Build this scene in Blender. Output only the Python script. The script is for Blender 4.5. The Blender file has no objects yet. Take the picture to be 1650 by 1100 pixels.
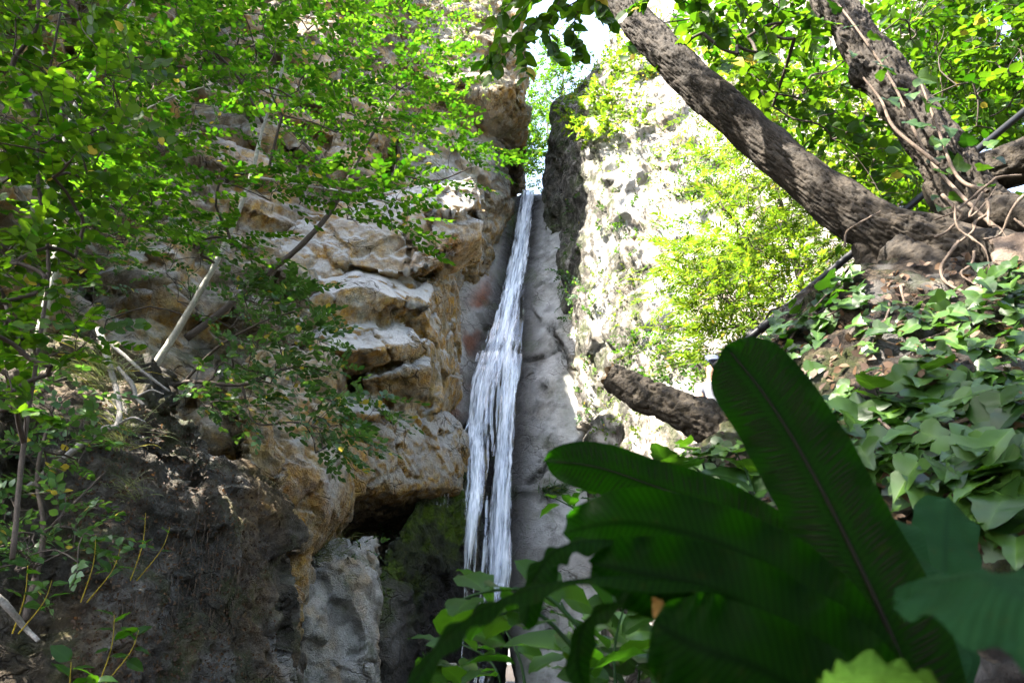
import bpy, bmesh, math, random
import numpy as np
from mathutils import Vector, Matrix
from mathutils.bvhtree import BVHTree

random.seed(7)
RNG = np.random.default_rng(11)
scene = bpy.context.scene
COL = scene.collection

# ------------------------------------------------------------------ camera, sky, sun, exposure
PITCH = math.radians(25.0)
CAM = np.array([0.0, 0.0, 1.5])
cam_data = bpy.data.cameras.new("camera")
cam_data.lens = 24.0
cam_data.sensor_width = 36.0
cam_data.clip_start = 0.02
cam_data.clip_end = 2000.0
cam_data.dof.use_dof = True
cam_data.dof.focus_distance = 14.0
cam_data.dof.aperture_fstop = 8.0
cam = bpy.data.objects.new("camera", cam_data)
COL.objects.link(cam)
cam.location = CAM
cam.rotation_euler = (math.pi / 2 + PITCH, 0, 0)
scene.camera = cam

SUN_D = np.array([-0.515, -0.285, 0.80])
SUN_D /= np.linalg.norm(SUN_D)
sun_el = math.asin(SUN_D[2])
sun_az = math.atan2(SUN_D[0], SUN_D[1])
world = bpy.data.worlds.new("World")
scene.world = world
world.use_nodes = True
wn = world.node_tree
wn.nodes.clear()
w_out = wn.nodes.new("ShaderNodeOutputWorld")
w_bg = wn.nodes.new("ShaderNodeBackground")
w_sky = wn.nodes.new("ShaderNodeTexSky")
w_sky.sky_type = 'NISHITA'
w_sky.sun_disc = False
w_sky.sun_elevation = sun_el
w_sky.sun_rotation = sun_az
w_sky.dust_density = 2.0
w_bg.inputs['Strength'].default_value = 0.12
w_hsv = wn.nodes.new("ShaderNodeHueSaturation")      # hazy summer sky
w_hsv.inputs['Saturation'].default_value = 0.8
wn.links.new(w_sky.outputs[0], w_hsv.inputs['Color'])
wn.links.new(w_hsv.outputs[0], w_bg.inputs[0])
wn.links.new(w_bg.outputs[0], w_out.inputs[0])

sun_data = bpy.data.lights.new("sun", 'SUN')
sun_data.energy = 5.0
sun_data.angle = math.radians(0.5)
sun_data.color = (1.0, 0.93, 0.82)
sun = bpy.data.objects.new("sun", sun_data)
COL.objects.link(sun)
sun.location = (-20, -10, 40)
sun.rotation_euler = Vector(-SUN_D).to_track_quat('-Z', 'Y').to_euler()

vs = scene.view_settings
scene.display_settings.display_device = 'sRGB'
vs.view_transform = 'Standard'
vs.look = 'None'
vs.exposure = 3.4
vs.gamma = 1.0
vs.use_curve_mapping = False
scene.cycles.use_denoising = True
scene.cycles.max_bounces = 6
scene.cycles.diffuse_bounces = 3
scene.cycles.adaptive_threshold = 0.025
scene.cycles.transparent_max_bounces = 12
scene.cycles.sample_clamp_indirect = 6.0

# ------------------------------------------------------------------ numeric helpers
F_PX = 1100.0
CP, SP = math.cos(PITCH), math.sin(PITCH)


def W(px, py, Y):
    """world point on the sight line of photo pixel (px, py) at forward distance Y"""
    u = (px - 825.0) / F_PX
    v = (550.0 - py) / F_PX
    y = CP - v * SP
    z = SP + v * CP
    k = Y / y
    return np.array([u * k, Y, CAM[2] + z * k])


def proj(P):
    P = np.asarray(P) - CAM
    d = P[:, 1] * CP + P[:, 2] * SP
    up = -P[:, 1] * SP + P[:, 2] * CP
    d = np.maximum(d, 0.01)
    return 825 + F_PX * P[:, 0] / d, 550 - F_PX * up / d


def unit(a):
    a = np.asarray(a, float)
    n = np.linalg.norm(a, axis=-1, keepdims=True)
    return a / np.maximum(n, 1e-9)


_perm = np.random.default_rng(3).permutation(256).astype(np.int32)
_perm = np.concatenate([_perm, _perm, _perm])
_g = np.random.default_rng(4).normal(size=(256, 3))
_g /= np.linalg.norm(_g, axis=1, keepdims=True)
_g = _g.astype(np.float32)


def perlin(P, seed=0):
    P = (np.asarray(P) + seed * 17.31).astype(np.float32)
    I = np.floor(P).astype(np.int32)
    f = P - I
    I &= 255
    w = f * f * f * (f * (f * 6 - 15) + 10)
    out = np.zeros(len(P), np.float32)
    for dx in (0, 1):
        wx = w[:, 0] if dx else 1 - w[:, 0]
        a = _perm[(I[:, 0] + dx) & 255]
        for dy in (0, 1):
            wy = w[:, 1] if dy else 1 - w[:, 1]
            b = _perm[(a + I[:, 1] + dy) & 255]
            for dz in (0, 1):
                wz = w[:, 2] if dz else 1 - w[:, 2]
                g = _g[_perm[(b + I[:, 2] + dz) & 255]]
                out += wx * wy * wz * (g[:, 0] * (f[:, 0] - dx) + g[:, 1] * (f[:, 1] - dy) + g[:, 2] * (f[:, 2] - dz))
    return out * 1.6


def fbm(P, freq=1.0, octv=4, seed=0, gain=0.5):
    out = 0
    a = 1.0
    for o in range(octv):
        out = out + a * perlin(np.asarray(P) * freq, seed + o)
        freq *= 2.03
        a *= gain
    return out


def facets(P, scale, seed=0, aniso=(1, 1, 1)):
    """fractured-rock height: every voronoi cell is a tilted plane; also the crack distance"""
    Q = (np.asarray(P) / scale * np.asarray(aniso)).astype(np.float32)
    I = np.floor(Q).astype(np.int32)
    best = np.full(len(Q), 1e9, np.float32)
    second = np.full(len(Q), 1e9, np.float32)
    h = np.zeros(len(Q), np.float32)
    for dx in (-1, 0, 1):
        for dy in (-1, 0, 1):
            for dz in (-1, 0, 1):
                c = I + (dx, dy, dz)
                k = _perm[(_perm[(_perm[(c[:, 0] + seed * 7) & 255] + c[:, 1]) & 255] + c[:, 2]) & 255]
                j = np.stack([_perm[k], _perm[k + 51], _perm[k + 113]], 1) / 255.0
                ctr = (c + 0.1 + 0.8 * j).astype(np.float32)
                dv = Q - ctr
                d = (dv * dv).sum(1)
                hh = (dv * _g[_perm[k + 200]]).sum(1) * 0.9 + (_perm[k + 31] / 255.0 - 0.5) * 1.2
                m = d < best
                second = np.where(m, best, np.minimum(second, d))
                h = np.where(m, hh, h)
                best = np.where(m, d, best)
    crack = np.sqrt(second) - np.sqrt(best)
    return h, crack


def mesh_np(name, V, F, smooth=True):
    V = np.ascontiguousarray(V, dtype=np.float32)
    F = np.ascontiguousarray(F, dtype=np.int32)
    me = bpy.data.meshes.new(name)
    me.vertices.add(len(V))
    me.vertices.foreach_set('co', V.ravel())
    k = F.shape[1]
    me.loops.add(F.size)
    me.loops.foreach_set('vertex_index', F.ravel())
    me.polygons.add(len(F))
    me.polygons.foreach_set('loop_start', np.arange(0, F.size, k, dtype=np.int32))
    if smooth:
        me.polygons.foreach_set('use_smooth', np.ones(len(F), dtype=bool))
    me.update(calc_edges=True)
    return me


def set_attr(me, name, A):
    A = np.asarray(A, dtype=np.float32)
    if A.ndim == 1:
        at = me.attributes.new(name, 'FLOAT', 'POINT')
        at.data.foreach_set('value', A)
    else:
        at = me.attributes.new(name, 'FLOAT_COLOR', 'POINT')
        if A.shape[1] == 3:
            A = np.concatenate([A, np.ones((len(A), 1), np.float32)], 1)
        at.data.foreach_set('color', np.ascontiguousarray(A).ravel())


def link(name, me, mat=None, parent=None):
    o = bpy.data.objects.new(name, me)
    COL.objects.link(o)
    if mat is not None and me is not None:
        me.materials.clear()
        me.materials.append(mat)
    if parent is not None:
        o.parent = parent
        o.matrix_parent_inverse = Matrix.Translation(-Vector(parent.location))
    return o


def tag(o, label=None, cat=None, group=None, kind=None):
    if label:
        o['label'] = label
    if cat:
        o['category'] = cat
    if group:
        o['group'] = group
    if kind:
        o['kind'] = kind
    return o


def thing(name, loc, label, cat, group=None):
    o = bpy.data.objects.new(name, None)
    COL.objects.link(o)
    o.location = [float(c) for c in loc]
    o.empty_display_size = 0.1
    return tag(o, label, cat, group)


# ------------------------------------------------------------------ materials
def new_mat(name):
    m = bpy.data.materials.new(name)
    m.use_nodes = True
    nt = m.node_tree
    nt.nodes.clear()
    out = nt.nodes.new('ShaderNodeOutputMaterial')
    return m, nt, out


def N(nt, kind, **kw):
    n = nt.nodes.new(kind)
    for k, v in kw.items():
        setattr(n, k, v)
    return n


def mixc(nt, fac, a, b, blend='MIX'):
    n = nt.nodes.new('ShaderNodeMix')
    n.data_type = 'RGBA'
    n.blend_type = blend
    for idx, val in ((0, fac), (6, a), (7, b)):
        if isinstance(val, (int, float)):
            n.inputs[idx].default_value = val
        elif isinstance(val, (tuple, list)):
            n.inputs[idx].default_value = (*val[:3], 1.0)
        else:
            nt.links.new(val, n.inputs[idx])
    return n.outputs[2]


def noise_fac(nt, vec, scale, detail=5.0, rough=0.6, lo=0.35, hi=0.65):
    n = N(nt, 'ShaderNodeTexNoise')
    n.inputs['Scale'].default_value = scale
    n.inputs['Detail'].default_value = detail
    n.inputs['Roughness'].default_value = rough
    nt.links.new(vec, n.inputs['Vector'])
    r = N(nt, 'ShaderNodeMapRange')
    r.inputs['From Min'].default_value = lo
    r.inputs['From Max'].default_value = hi
    nt.links.new(n.outputs['Fac'], r.inputs['Value'])
    return r.outputs['Result']


def math_node(nt, op, a, b=None):
    n = N(nt, 'ShaderNodeMath', operation=op)
    n.use_clamp = op in ('MULTIPLY', 'ADD', 'SUBTRACT')
    for i, v in enumerate((a, b)):
        if v is None:
            continue
        if isinstance(v, (int, float)):
            n.inputs[i].default_value = v
        else:
            nt.links.new(v, n.inputs[i])
    return n.outputs[0]


def rock_material(name, base=(0.31, 0.292, 0.245), dark=(0.085, 0.078, 0.066), pale=(0.50, 0.48, 0.425), bump=0.85, scale=1.0):
    """grey limestone; vertex masks: stain = (ochre, moss, wet), stain2 = (pale, black lichen and painted shade, rust)"""
    m, nt, out = new_mat(name)
    tc = N(nt, 'ShaderNodeTexCoord').outputs['Object']
    mp = N(nt, 'ShaderNodeMapping')
    mp.inputs['Scale'].default_value = (1.0, 1.0, 0.45)
    nt.links.new(tc, mp.inputs['Vector'])
    a1 = N(nt, 'ShaderNodeAttribute', attribute_name='stain')
    a2 = N(nt, 'ShaderNodeAttribute', attribute_name='stain2')
    s1 = N(nt, 'ShaderNodeSeparateColor')
    nt.links.new(a1.outputs['Color'], s1.inputs[0])
    s2 = N(nt, 'ShaderNodeSeparateColor')
    nt.links.new(a2.outputs['Color'], s2.inputs[0])
    n1 = noise_fac(nt, tc, 0.9 * scale, 4, 0.62, 0.36, 0.66)
    n2 = noise_fac(nt, tc, 7 * scale, 4, 0.75, 0.38, 0.62)
    n3 = noise_fac(nt, mp.outputs[0], 2.6 * scale, 4, 0.7, 0.52, 0.68)
    n4 = noise_fac(nt, tc, 24 * scale, 2, 0.75, 0.52, 0.72)
    n5 = noise_fac(nt, tc, 3.3 * scale, 3, 0.7, 0.30, 0.62)
    c = mixc(nt, n1, base, pale)
    c = mixc(nt, math_node(nt, 'MULTIPLY', n2, 0.55), c, dark)
    c = mixc(nt, math_node(nt, 'MULTIPLY', n3, 0.55), c, (0.20, 0.15, 0.10))
    och = mixc(nt, n2, (0.50, 0.30, 0.065), (0.29, 0.14, 0.026))
    och = mixc(nt, math_node(nt, 'MULTIPLY', n3, 0.7), och, (0.44, 0.36, 0.17))
    c = mixc(nt, math_node(nt, 'MULTIPLY', s1.outputs[0], n5), c, och)
    c = mixc(nt, s2.outputs[0], c, mixc(nt, n4, (0.56, 0.55, 0.53), mixc(nt, n2, (0.44, 0.43, 0.42), (0.27, 0.265, 0.26))))
    c = mixc(nt, s2.outputs[2], c, mixc(nt, n2, (0.27, 0.085, 0.03), (0.16, 0.06, 0.03)))
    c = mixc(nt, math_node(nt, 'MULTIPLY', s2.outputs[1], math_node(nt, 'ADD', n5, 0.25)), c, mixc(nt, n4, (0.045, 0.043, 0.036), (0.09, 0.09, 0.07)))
    c = mixc(nt, s1.outputs[2], c, mixc(nt, n2, (0.006, 0.006, 0.007), (0.024, 0.020, 0.017)))
    c = mixc(nt, math_node(nt, 'MULTIPLY', s1.outputs[1], math_node(nt, 'ADD', n2, 0.35)), c, mixc(nt, n4, (0.05, 0.085, 0.007), (0.11, 0.15, 0.014)))
    # tiny light specks and dark pits
    c = mixc(nt, math_node(nt, 'MULTIPLY', n4, 0.45), c, mixc(nt, 1.0, c, (1.55, 1.5, 1.45), 'MULTIPLY'))
    b = N(nt, 'ShaderNodeBsdfPrincipled')
    nt.links.new(c, b.inputs['Base Color'])
    rr = N(nt, 'ShaderNodeMapRange')
    rr.inputs['To Min'].default_value = 0.85
    rr.inputs['To Max'].default_value = 0.34
    nt.links.new(s1.outputs[2], rr.inputs['Value'])
    nt.links.new(rr.outputs[0], b.inputs['Roughness'])
    b.inputs['Specular IOR Level'].default_value = 0.16
    # fracture lines: warped voronoi edges, filled with dark dirt
    wn_ = N(nt, 'ShaderNodeTexNoise')
    wn_.inputs['Scale'].default_value = 1.7 * scale
    wn_.inputs['Detail'].default_value = 3
    nt.links.new(tc, wn_.inputs['Vector'])
    wv = N(nt, 'ShaderNodeVectorMath', operation='MULTIPLY_ADD')
    nt.links.new(wn_.outputs['Color'], wv.inputs[0])
    wv.inputs[1].default_value = (0.55 / scale,) * 3
    nt.links.new(tc, wv.inputs[2])
    lines = []
    for sc, wd in ((1.5 * scale, 0.035), (5.0 * scale, 0.07)):
        mpv = N(nt, 'ShaderNodeMapping')
        mpv.inputs['Scale'].default_value = (1.0, 1.0, 1.7)
        mpv.inputs['Rotation'].default_value = (0.25, 0.35, 0.2)
        nt.links.new(wv.outputs[0], mpv.inputs['Vector'])
        vo = N(nt, 'ShaderNodeTexVoronoi', feature='DISTANCE_TO_EDGE')
        vo.inputs['Scale'].default_value = sc
        nt.links.new(mpv.outputs[0], vo.inputs['Vector'])
        lr = N(nt, 'ShaderNodeMapRange')
        lr.inputs['From Min'].default_value = 0.0
        lr.inputs['From Max'].default_value = wd
        lr.inputs['To Min'].default_value = 1.0
        lr.inputs['To Max'].default_value = 0.0
        nt.links.new(vo.outputs['Distance'], lr.inputs['Value'])
        lines.append(lr.outputs[0])
    gate = noise_fac(nt, tc, 0.8 * scale, 2, 0.6, 0.50, 0.62)
    crackf = math_node(nt, 'MULTIPLY', lines[0], gate)
    crackf = math_node(nt, 'ADD', crackf, math_node(nt, 'MULTIPLY', math_node(nt, 'MULTIPLY', lines[1], gate), 0.3))
    c = mixc(nt, math_node(nt, 'MULTIPLY', crackf, 0.75), c, mixc(nt, 1.0, c, (0.22, 0.19, 0.16), 'MULTIPLY'))
    nt.links.new(c, b.inputs['Base Color'])
    h = math_node(nt, 'MULTIPLY', crackf, -0.9)
    h.node.use_clamp = False
    for sc, amp, dt in ((3.0 * scale, 0.55, 3), (16 * scale, 0.6, 3), (60 * scale, 0.28, 2)):
        nn = N(nt, 'ShaderNodeTexNoise')
        nn.inputs['Scale'].default_value = sc
        nn.inputs['Detail'].default_value = dt
        nn.inputs['Roughness'].default_value = 0.7
        nt.links.new(tc, nn.inputs['Vector'])
        rg = N(nt, 'ShaderNodeMath', operation='SUBTRACT')
        nt.links.new(nn.outputs['Fac'], rg.inputs[0])
        rg.inputs[1].default_value = 0.5
        ab = N(nt, 'ShaderNodeMath', operation='ABSOLUTE')
        nt.links.new(rg.outputs[0], ab.inputs[0])
        mm = N(nt, 'ShaderNodeMath', operation='MULTIPLY')
        nt.links.new(ab.outputs[0], mm.inputs[0])
        mm.inputs[1].default_value = amp * 1.6
        mm = mm.outputs[0]
        if h is None:
            h = mm
        else:
            ad = N(nt, 'ShaderNodeMath', operation='ADD')
            nt.links.new(h, ad.inputs[0])
            nt.links.new(mm, ad.inputs[1])
            h = ad.outputs[0]
    bp = N(nt, 'ShaderNodeBump')
    bp.inputs['Strength'].default_value = bump
    bp.inputs['Distance'].default_value = 0.30 / scale
    nt.links.new(h, bp.inputs['Height'])
    nt.links.new(bp.outputs[0], b.inputs['Normal'])
    nt.links.new(b.outputs[0], out.inputs[0])
    return m


def leaf_material(name, c1, c2, t1, t2, trans=0.45, rough=0.45, spec=0.18, odd=(0.30, 0.24, 0.03), odd_amount=0.06, vein=False):
    """c = reflected colours, t = transmitted colours, chosen per leaf by the attribute leaf_tone"""
    m, nt, out = new_mat(name)
    at = N(nt, 'ShaderNodeAttribute', attribute_name='leaf_tone').outputs['Fac']
    cc = mixc(nt, at, c1, c2)
    tt = mixc(nt, at, t1, t2)
    od = math_node(nt, 'LESS_THAN', at, odd_amount)
    cc = mixc(nt, od, cc, odd)
    tt = mixc(nt, od, tt, tuple(min(1, x * 1.5) for x in odd))
    vn = N(nt, 'ShaderNodeAttribute', attribute_name='vein').outputs['Fac']
    cc = mixc(nt, math_node(nt, 'MULTIPLY', math_node(nt, 'POWER', vn, 3.0), 0.6), cc, mixc(nt, 1.0, cc, (2.4, 2.0, 2.2), 'MULTIPLY'))
    b = N(nt, 'ShaderNodeBsdfPrincipled')
    nt.links.new(cc, b.inputs['Base Color'])
    b.inputs['Roughness'].default_value = rough
    b.inputs['Specular IOR Level'].default_value = spec
    t = N(nt, 'ShaderNodeBsdfTranslucent')
    nt.links.new(tt, t.inputs[0])
    mx = N(nt, 'ShaderNodeMixShader')
    mx.inputs[0].default_value = trans
    nt.links.new(b.outputs[0], mx.inputs[1])
    nt.links.new(t.outputs[0], mx.inputs[2])
    nt.links.new(mx.outputs[0], out.inputs[0])
    return m


def bark_material(name, c1, c2, c3, scale=1.0, bump=0.8, lichen=0.0):
    m, nt, out = new_mat(name)
    tc = N(nt, 'ShaderNodeTexCoord').outputs['Object']
    n1 = noise_fac(nt, tc, 9 * scale, 8, 0.7)
    n2 = noise_fac(nt, tc, 45 * scale, 6, 0.7, 0.4, 0.6)
    n3 = noise_fac(nt, tc, 5 * scale, 5, 0.6, 0.55, 0.62)
    at = N(nt, 'ShaderNodeAttribute', attribute_name='ridge').outputs['Fac']
    c = mixc(nt, n1, c1, c2)
    c = mixc(nt, math_node(nt, 'MULTIPLY', n2, 0.5), c, c3)
    c = mixc(nt, at, c, mixc(nt, n1, c2, c3))
    if lichen:
        c = mixc(nt, math_node(nt, 'MULTIPLY', n3, lichen), c, (0.34, 0.36, 0.30))
    b = N(nt, 'ShaderNodeBsdfPrincipled')
    nt.links.new(c, b.inputs['Base Color'])
    b.inputs['Roughness'].default_value = 0.85
    b.inputs['Specular IOR Level'].default_value = 0.25
    nn = N(nt, 'ShaderNodeTexNoise')
    nn.inputs['Scale'].default_value = 60 * scale
    nn.inputs['Detail'].default_value = 6
    nt.links.new(tc, nn.inputs['Vector'])
    bp = N(nt, 'ShaderNodeBump')
    bp.inputs['Strength'].default_value = bump
    bp.inputs['Distance'].default_value = 0.01
    nt.links.new(nn.outputs['Fac'], bp.inputs['Height'])
    nt.links.new(bp.outputs[0], b.inputs['Normal'])
    nt.links.new(b.outputs[0], out.inputs[0])
    return m


def plain_material(name, c1, c2, rough=0.7, spec=0.4, scale=8.0, bump=0.2):
    m, nt, out = new_mat(name)
    tc = N(nt, 'ShaderNodeTexCoord').outputs['Object']
    n1 = noise_fac(nt, tc, scale, 6, 0.65)
    c = mixc(nt, n1, c1, c2)
    b = N(nt, 'ShaderNodeBsdfPrincipled')
    nt.links.new(c, b.inputs['Base Color'])
    b.inputs['Roughness'].default_value = rough
    b.inputs['Specular IOR Level'].default_value = spec
    bp = N(nt, 'ShaderNodeBump')
    bp.inputs['Strength'].default_value = bump
    bp.inputs['Distance'].default_value = 0.01
    nt.links.new(n1, bp.inputs['Height'])
    nt.links.new(bp.outputs[0], b.inputs['Normal'])
    nt.links.new(b.outputs[0], out.inputs[0])
    return m


M = {}
M['rock'] = rock_material('limestone')
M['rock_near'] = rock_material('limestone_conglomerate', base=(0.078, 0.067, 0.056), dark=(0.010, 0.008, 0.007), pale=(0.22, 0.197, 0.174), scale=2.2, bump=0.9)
M['rock_right'] = rock_material('limestone_pale', base=(0.36, 0.33, 0.285), dark=(0.14, 0.11, 0.08), pale=(0.50, 0.475, 0.43), scale=1.2)
M['soil'] = rock_material('forest_soil', base=(0.019, 0.013, 0.009), dark=(0.006, 0.0045, 0.0035), pale=(0.04, 0.029, 0.02), scale=5.0, bump=1.0)
M['stone_warm'] = rock_material('bank_stone', base=(0.11, 0.08, 0.06), dark=(0.05, 0.036, 0.028), pale=(0.16, 0.125, 0.10), scale=5.0, bump=0.6)
M['bark'] = bark_material('tree_bark', (0.043, 0.032, 0.021), (0.017, 0.013, 0.009), (0.005, 0.004, 0.003))
M['bark_pale'] = bark_material('pale_smooth_bark', (0.34, 0.32, 0.28), (0.22, 0.21, 0.18), (0.13, 0.13, 0.10), 2.0, 0.3, 0.8)
M['bark_dark'] = bark_material('dark_twig_bark', (0.05, 0.038, 0.03), (0.03, 0.022, 0.018), (0.08, 0.065, 0.05), 2.0, 0.3)
M['deadwood'] = bark_material('weathered_deadwood', (0.30, 0.28, 0.26), (0.18, 0.165, 0.15), (0.08, 0.07, 0.06), 2.0, 0.5)
M['log'] = bark_material('rotting_log', (0.020, 0.015, 0.010), (0.008, 0.006, 0.005), (0.045, 0.034, 0.020), 1.3, 1.0)
M['root'] = bark_material('root_bark', (0.15, 0.112, 0.082), (0.09, 0.065, 0.048), (0.045, 0.032, 0.025), 3.0, 0.4)
M['cut_wood'] = plain_material('broken_wood', (0.34, 0.23, 0.12), (0.20, 0.12, 0.06), 0.8, 0.2, 40, 0.6)
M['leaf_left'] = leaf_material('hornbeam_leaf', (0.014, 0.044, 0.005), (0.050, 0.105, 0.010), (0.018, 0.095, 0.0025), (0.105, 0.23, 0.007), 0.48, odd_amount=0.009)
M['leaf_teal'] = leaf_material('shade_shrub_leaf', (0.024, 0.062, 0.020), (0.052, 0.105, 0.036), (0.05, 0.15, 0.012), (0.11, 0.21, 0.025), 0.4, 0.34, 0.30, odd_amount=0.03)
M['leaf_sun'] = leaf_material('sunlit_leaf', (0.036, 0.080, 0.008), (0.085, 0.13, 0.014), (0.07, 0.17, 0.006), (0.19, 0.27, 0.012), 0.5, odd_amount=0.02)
M['leaf_hazel'] = leaf_material('hazel_leaf', (0.014, 0.040, 0.005), (0.038, 0.080, 0.010), (0.022, 0.095, 0.002), (0.115, 0.225, 0.006), 0.48, odd_amount=0.009)
M['leaf_far'] = leaf_material('far_tree_leaf', (0.06, 0.11, 0.035), (0.10, 0.15, 0.05), (0.12, 0.24, 0.04), (0.20, 0.30, 0.06), 0.5)
M['leaf_ivy'] = leaf_material('ivy_leaf', (0.006, 0.021, 0.003), (0.046, 0.098, 0.016), (0.02, 0.08, 0.003), (0.075, 0.18, 0.006), 0.30, 0.36, 0.32, odd_amount=0.0)
M['leaf_broad'] = leaf_material('broad_leaf', (0.008, 0.028, 0.0035), (0.020, 0.052, 0.007), (0.035, 0.14, 0.003), (0.08, 0.21, 0.006), 0.45, 0.42, 0.2, odd_amount=0.0)
M['leaf_dead'] = leaf_material('dead_leaf', (0.040, 0.020, 0.010), (0.095, 0.055, 0.028), (0.08, 0.032, 0.009), (0.11, 0.055, 0.02), 0.3, 0.6, 0.3, odd=(0.05, 0.03, 0.02), odd_amount=0.3)
M['grass'] = leaf_material('dry_grass', (0.10, 0.13, 0.05), (0.20, 0.20, 0.10), (0.12, 0.18, 0.04), (0.22, 0.24, 0.08), 0.35, 0.5, 0.4)


# ------------------------------------------------------------------ shape builders
def hull_mesh(bm, pts):
    vs_ = [bm.verts.new(tuple(map(float, p))) for p in pts]
    r = bmesh.ops.convex_hull(bm, input=vs_)
    junk = [e for e in set(r['geom_interior'] + r['geom_unused']) if isinstance(e, bmesh.types.BMVert) and e.is_valid]
    if junk:
        bmesh.ops.delete(bm, geom=junk, context='VERTS')


def block(front, back=(0, 4, 0), raw=()):
    """front: photo pixel + distance of the visible corners; the block runs back by a world vector"""
    f = [W(*p) for p in front]
    return f + [p + np.array((back[0] + p[0] / p[1] * back[1], back[1], back[2]), float) for p in f] + [np.array(r, float) for r in raw]


def remesh(hulls, voxel, smooth_it=3):
    bm = bmesh.new()
    for h in hulls:
        hull_mesh(bm, h)
    me = bpy.data.meshes.new('tmp')
    bm.to_mesh(me)
    bm.free()
    o = bpy.data.objects.new('tmp', me)
    COL.objects.link(o)
    md = o.modifiers.new('r', 'REMESH')
    md.mode = 'VOXEL'
    md.voxel_size = voxel
    if smooth_it:
        s = o.modifiers.new('s', 'SMOOTH')
        s.factor = 0.5
        s.iterations = smooth_it
    dg = bpy.context.evaluated_depsgraph_get()
    ev = o.evaluated_get(dg)
    m2 = bpy.data.meshes.new_from_object(ev)
    bpy.data.objects.remove(o)
    bpy.data.meshes.remove(me)
    return m2


def get_vn(me):
    n = len(me.vertices)
    V = np.empty(n * 3, np.float32)
    me.vertices.foreach_get('co', V)
    Nn = np.empty(n * 3, np.float32)
    me.vertex_normals.foreach_get('vector', Nn)
    return V.reshape(-1, 3).astype(float), Nn.reshape(-1, 3).astype(float)


def set_v(me, V):
    me.vertices.foreach_set('co', np.ascontiguousarray(V, np.float32).ravel())
    me.update()


ROCKS = {}


def poly_dist(x, y, line):
    best = np.full(len(x), 1e9)
    for (x0, y0), (x1, y1) in zip(line[:-1], line[1:]):
        dx, dy = x1 - x0, y1 - y0
        t = np.clip(((x - x0) * dx + (y - y0) * dy) / (dx * dx + dy * dy), 0, 1)
        best = np.minimum(best, np.hypot(x - x0 - t * dx, y - y0 - t * dy))
    return best



def rock(name, hulls, voxel, mat, layers, masks=None, smooth_it=3, parent=None, seed=0, warp=0.0):
    """layers: ('facet', scale, amp, aniso) | ('fbm', freq, amp) | ('crack', scale, depth) | ('ridge', freq, amp)"""
    me = remesh(hulls, voxel, smooth_it)
    V, Nn = get_vn(me)
    if warp:
        V = V + warp * np.stack([fbm(V, 0.35, 3, seed + 40), fbm(V, 0.35, 3, seed + 50), fbm(V, 0.35, 3, seed + 60)], 1)
        set_v(me, V)
        V, Nn = get_vn(me)
    full, fullN = V, Nn
    view = unit(V - CAM)
    px, py = proj(V)
    keep = np.where(((Nn * view).sum(1) < 0.4) & (px > -450) & (px < 2100) & (py > -450) & (py < 1500) & (V[:, 1] > 0.3))[0]
    V, Nn = full[keep], fullN[keep]
    for i, L in enumerate(layers):
        if L[0] == 'facet':
            Vw = V + 0.25 * L[1] * np.stack([perlin(V / L[1] * 1.3, seed + 71 + i), perlin(V / L[1] * 1.3, seed + 81 + i), perlin(V / L[1] * 1.3, seed + 91 + i)], 1)
            h, cr = facets(Vw, L[1], seed + i, L[3] if len(L) > 3 else (1, 1, 1))
            d = h * L[2]
        elif L[0] == 'fbm':
            d = fbm(V, L[1], 4, seed + 5 * i) * L[2]
        elif L[0] == 'strata':
            q = (V[:, 2] + L[3][0] * V[:, 0] + L[3][1] * V[:, 1]) / L[1] + 0.7 * fbm(V, 0.35 / L[1], 3, seed + 5 * i)
            f = q - np.floor(q)
            ids = np.floor(q).astype(int) & 255
            am = _perm[ids + seed] / 255.0 * np.clip(0.6 + 1.6 * perlin(V / L[1] * 0.3, seed + 77), 0, 1.4)
            d = L[2] * am * (sm(f, 0.0, 0.14) - 0.9 * f ** 1.5)
        elif L[0] == 'groove':            # an open joint drawn as a polyline
            gx, gy = proj(V)
            wob = 5.0 * perlin(V * 1.6, seed + 66)
            d = -L[3] * np.exp(-(poly_dist(gx + wob, gy + wob, L[1]) / L[2]) ** 2)
        elif L[0] == 'ridge':
            d = -np.abs(fbm(V, L[1], 3, seed + 5 * i)) * L[2]
        elif L[0] == 'crack':
            Vw = V + 0.3 * L[1] * np.stack([perlin(V / L[1] * 1.7, seed + 21 + i), perlin(V / L[1] * 1.7, seed + 31 + i), perlin(V / L[1] * 1.7, seed + 41 + i)], 1)
            h, cr = facets(Vw, L[1], seed + i, L[3] if len(L) > 3 else (1, 1, 1))
            gate = np.clip(fbm(V, 0.6 / L[1], 2, seed + 9) * 2 + 0.6, 0, 1)
            d = -np.exp(-(cr / 0.07) ** 2) * L[2] * gate
        full[keep] = V + Nn * d[:, None]
        set_v(me, full)
        full, fullN = get_vn(me)
        V, Nn = full[keep], fullN[keep]
    V, Nn = full, fullN
    px, py = proj(V)
    st, st2 = (np.zeros((len(V), 3)), np.zeros((len(V), 3)))
    if masks:
        masks(V, Nn, px, py, st, st2)
    set_attr(me, 'stain', np.clip(st, 0, 1))
    set_attr(me, 'stain2', np.clip(st2, 0, 1))
    me.polygons.foreach_set('use_smooth', np.ones(len(me.polygons), dtype=bool))
    me.name = name
    o = link(name, me, mat, parent)
    L = np.empty(len(me.loops), np.int32)
    me.loops.foreach_get('vertex_index', L)
    if L.size == 4 * len(me.polygons):
        F = L.reshape(-1, 4)
        ok = np.zeros(len(V), bool)
        ok[keep] = True
        F = F[ok[F].any(1)]
        ROCKS[o.name] = BVHTree.FromPolygons(V.tolist(), F.tolist())
    else:
        ROCKS[o.name] = BVHTree.FromPolygons(V.tolist(), [tuple(p.vertices) for p in me.polygons])
    return o


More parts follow.
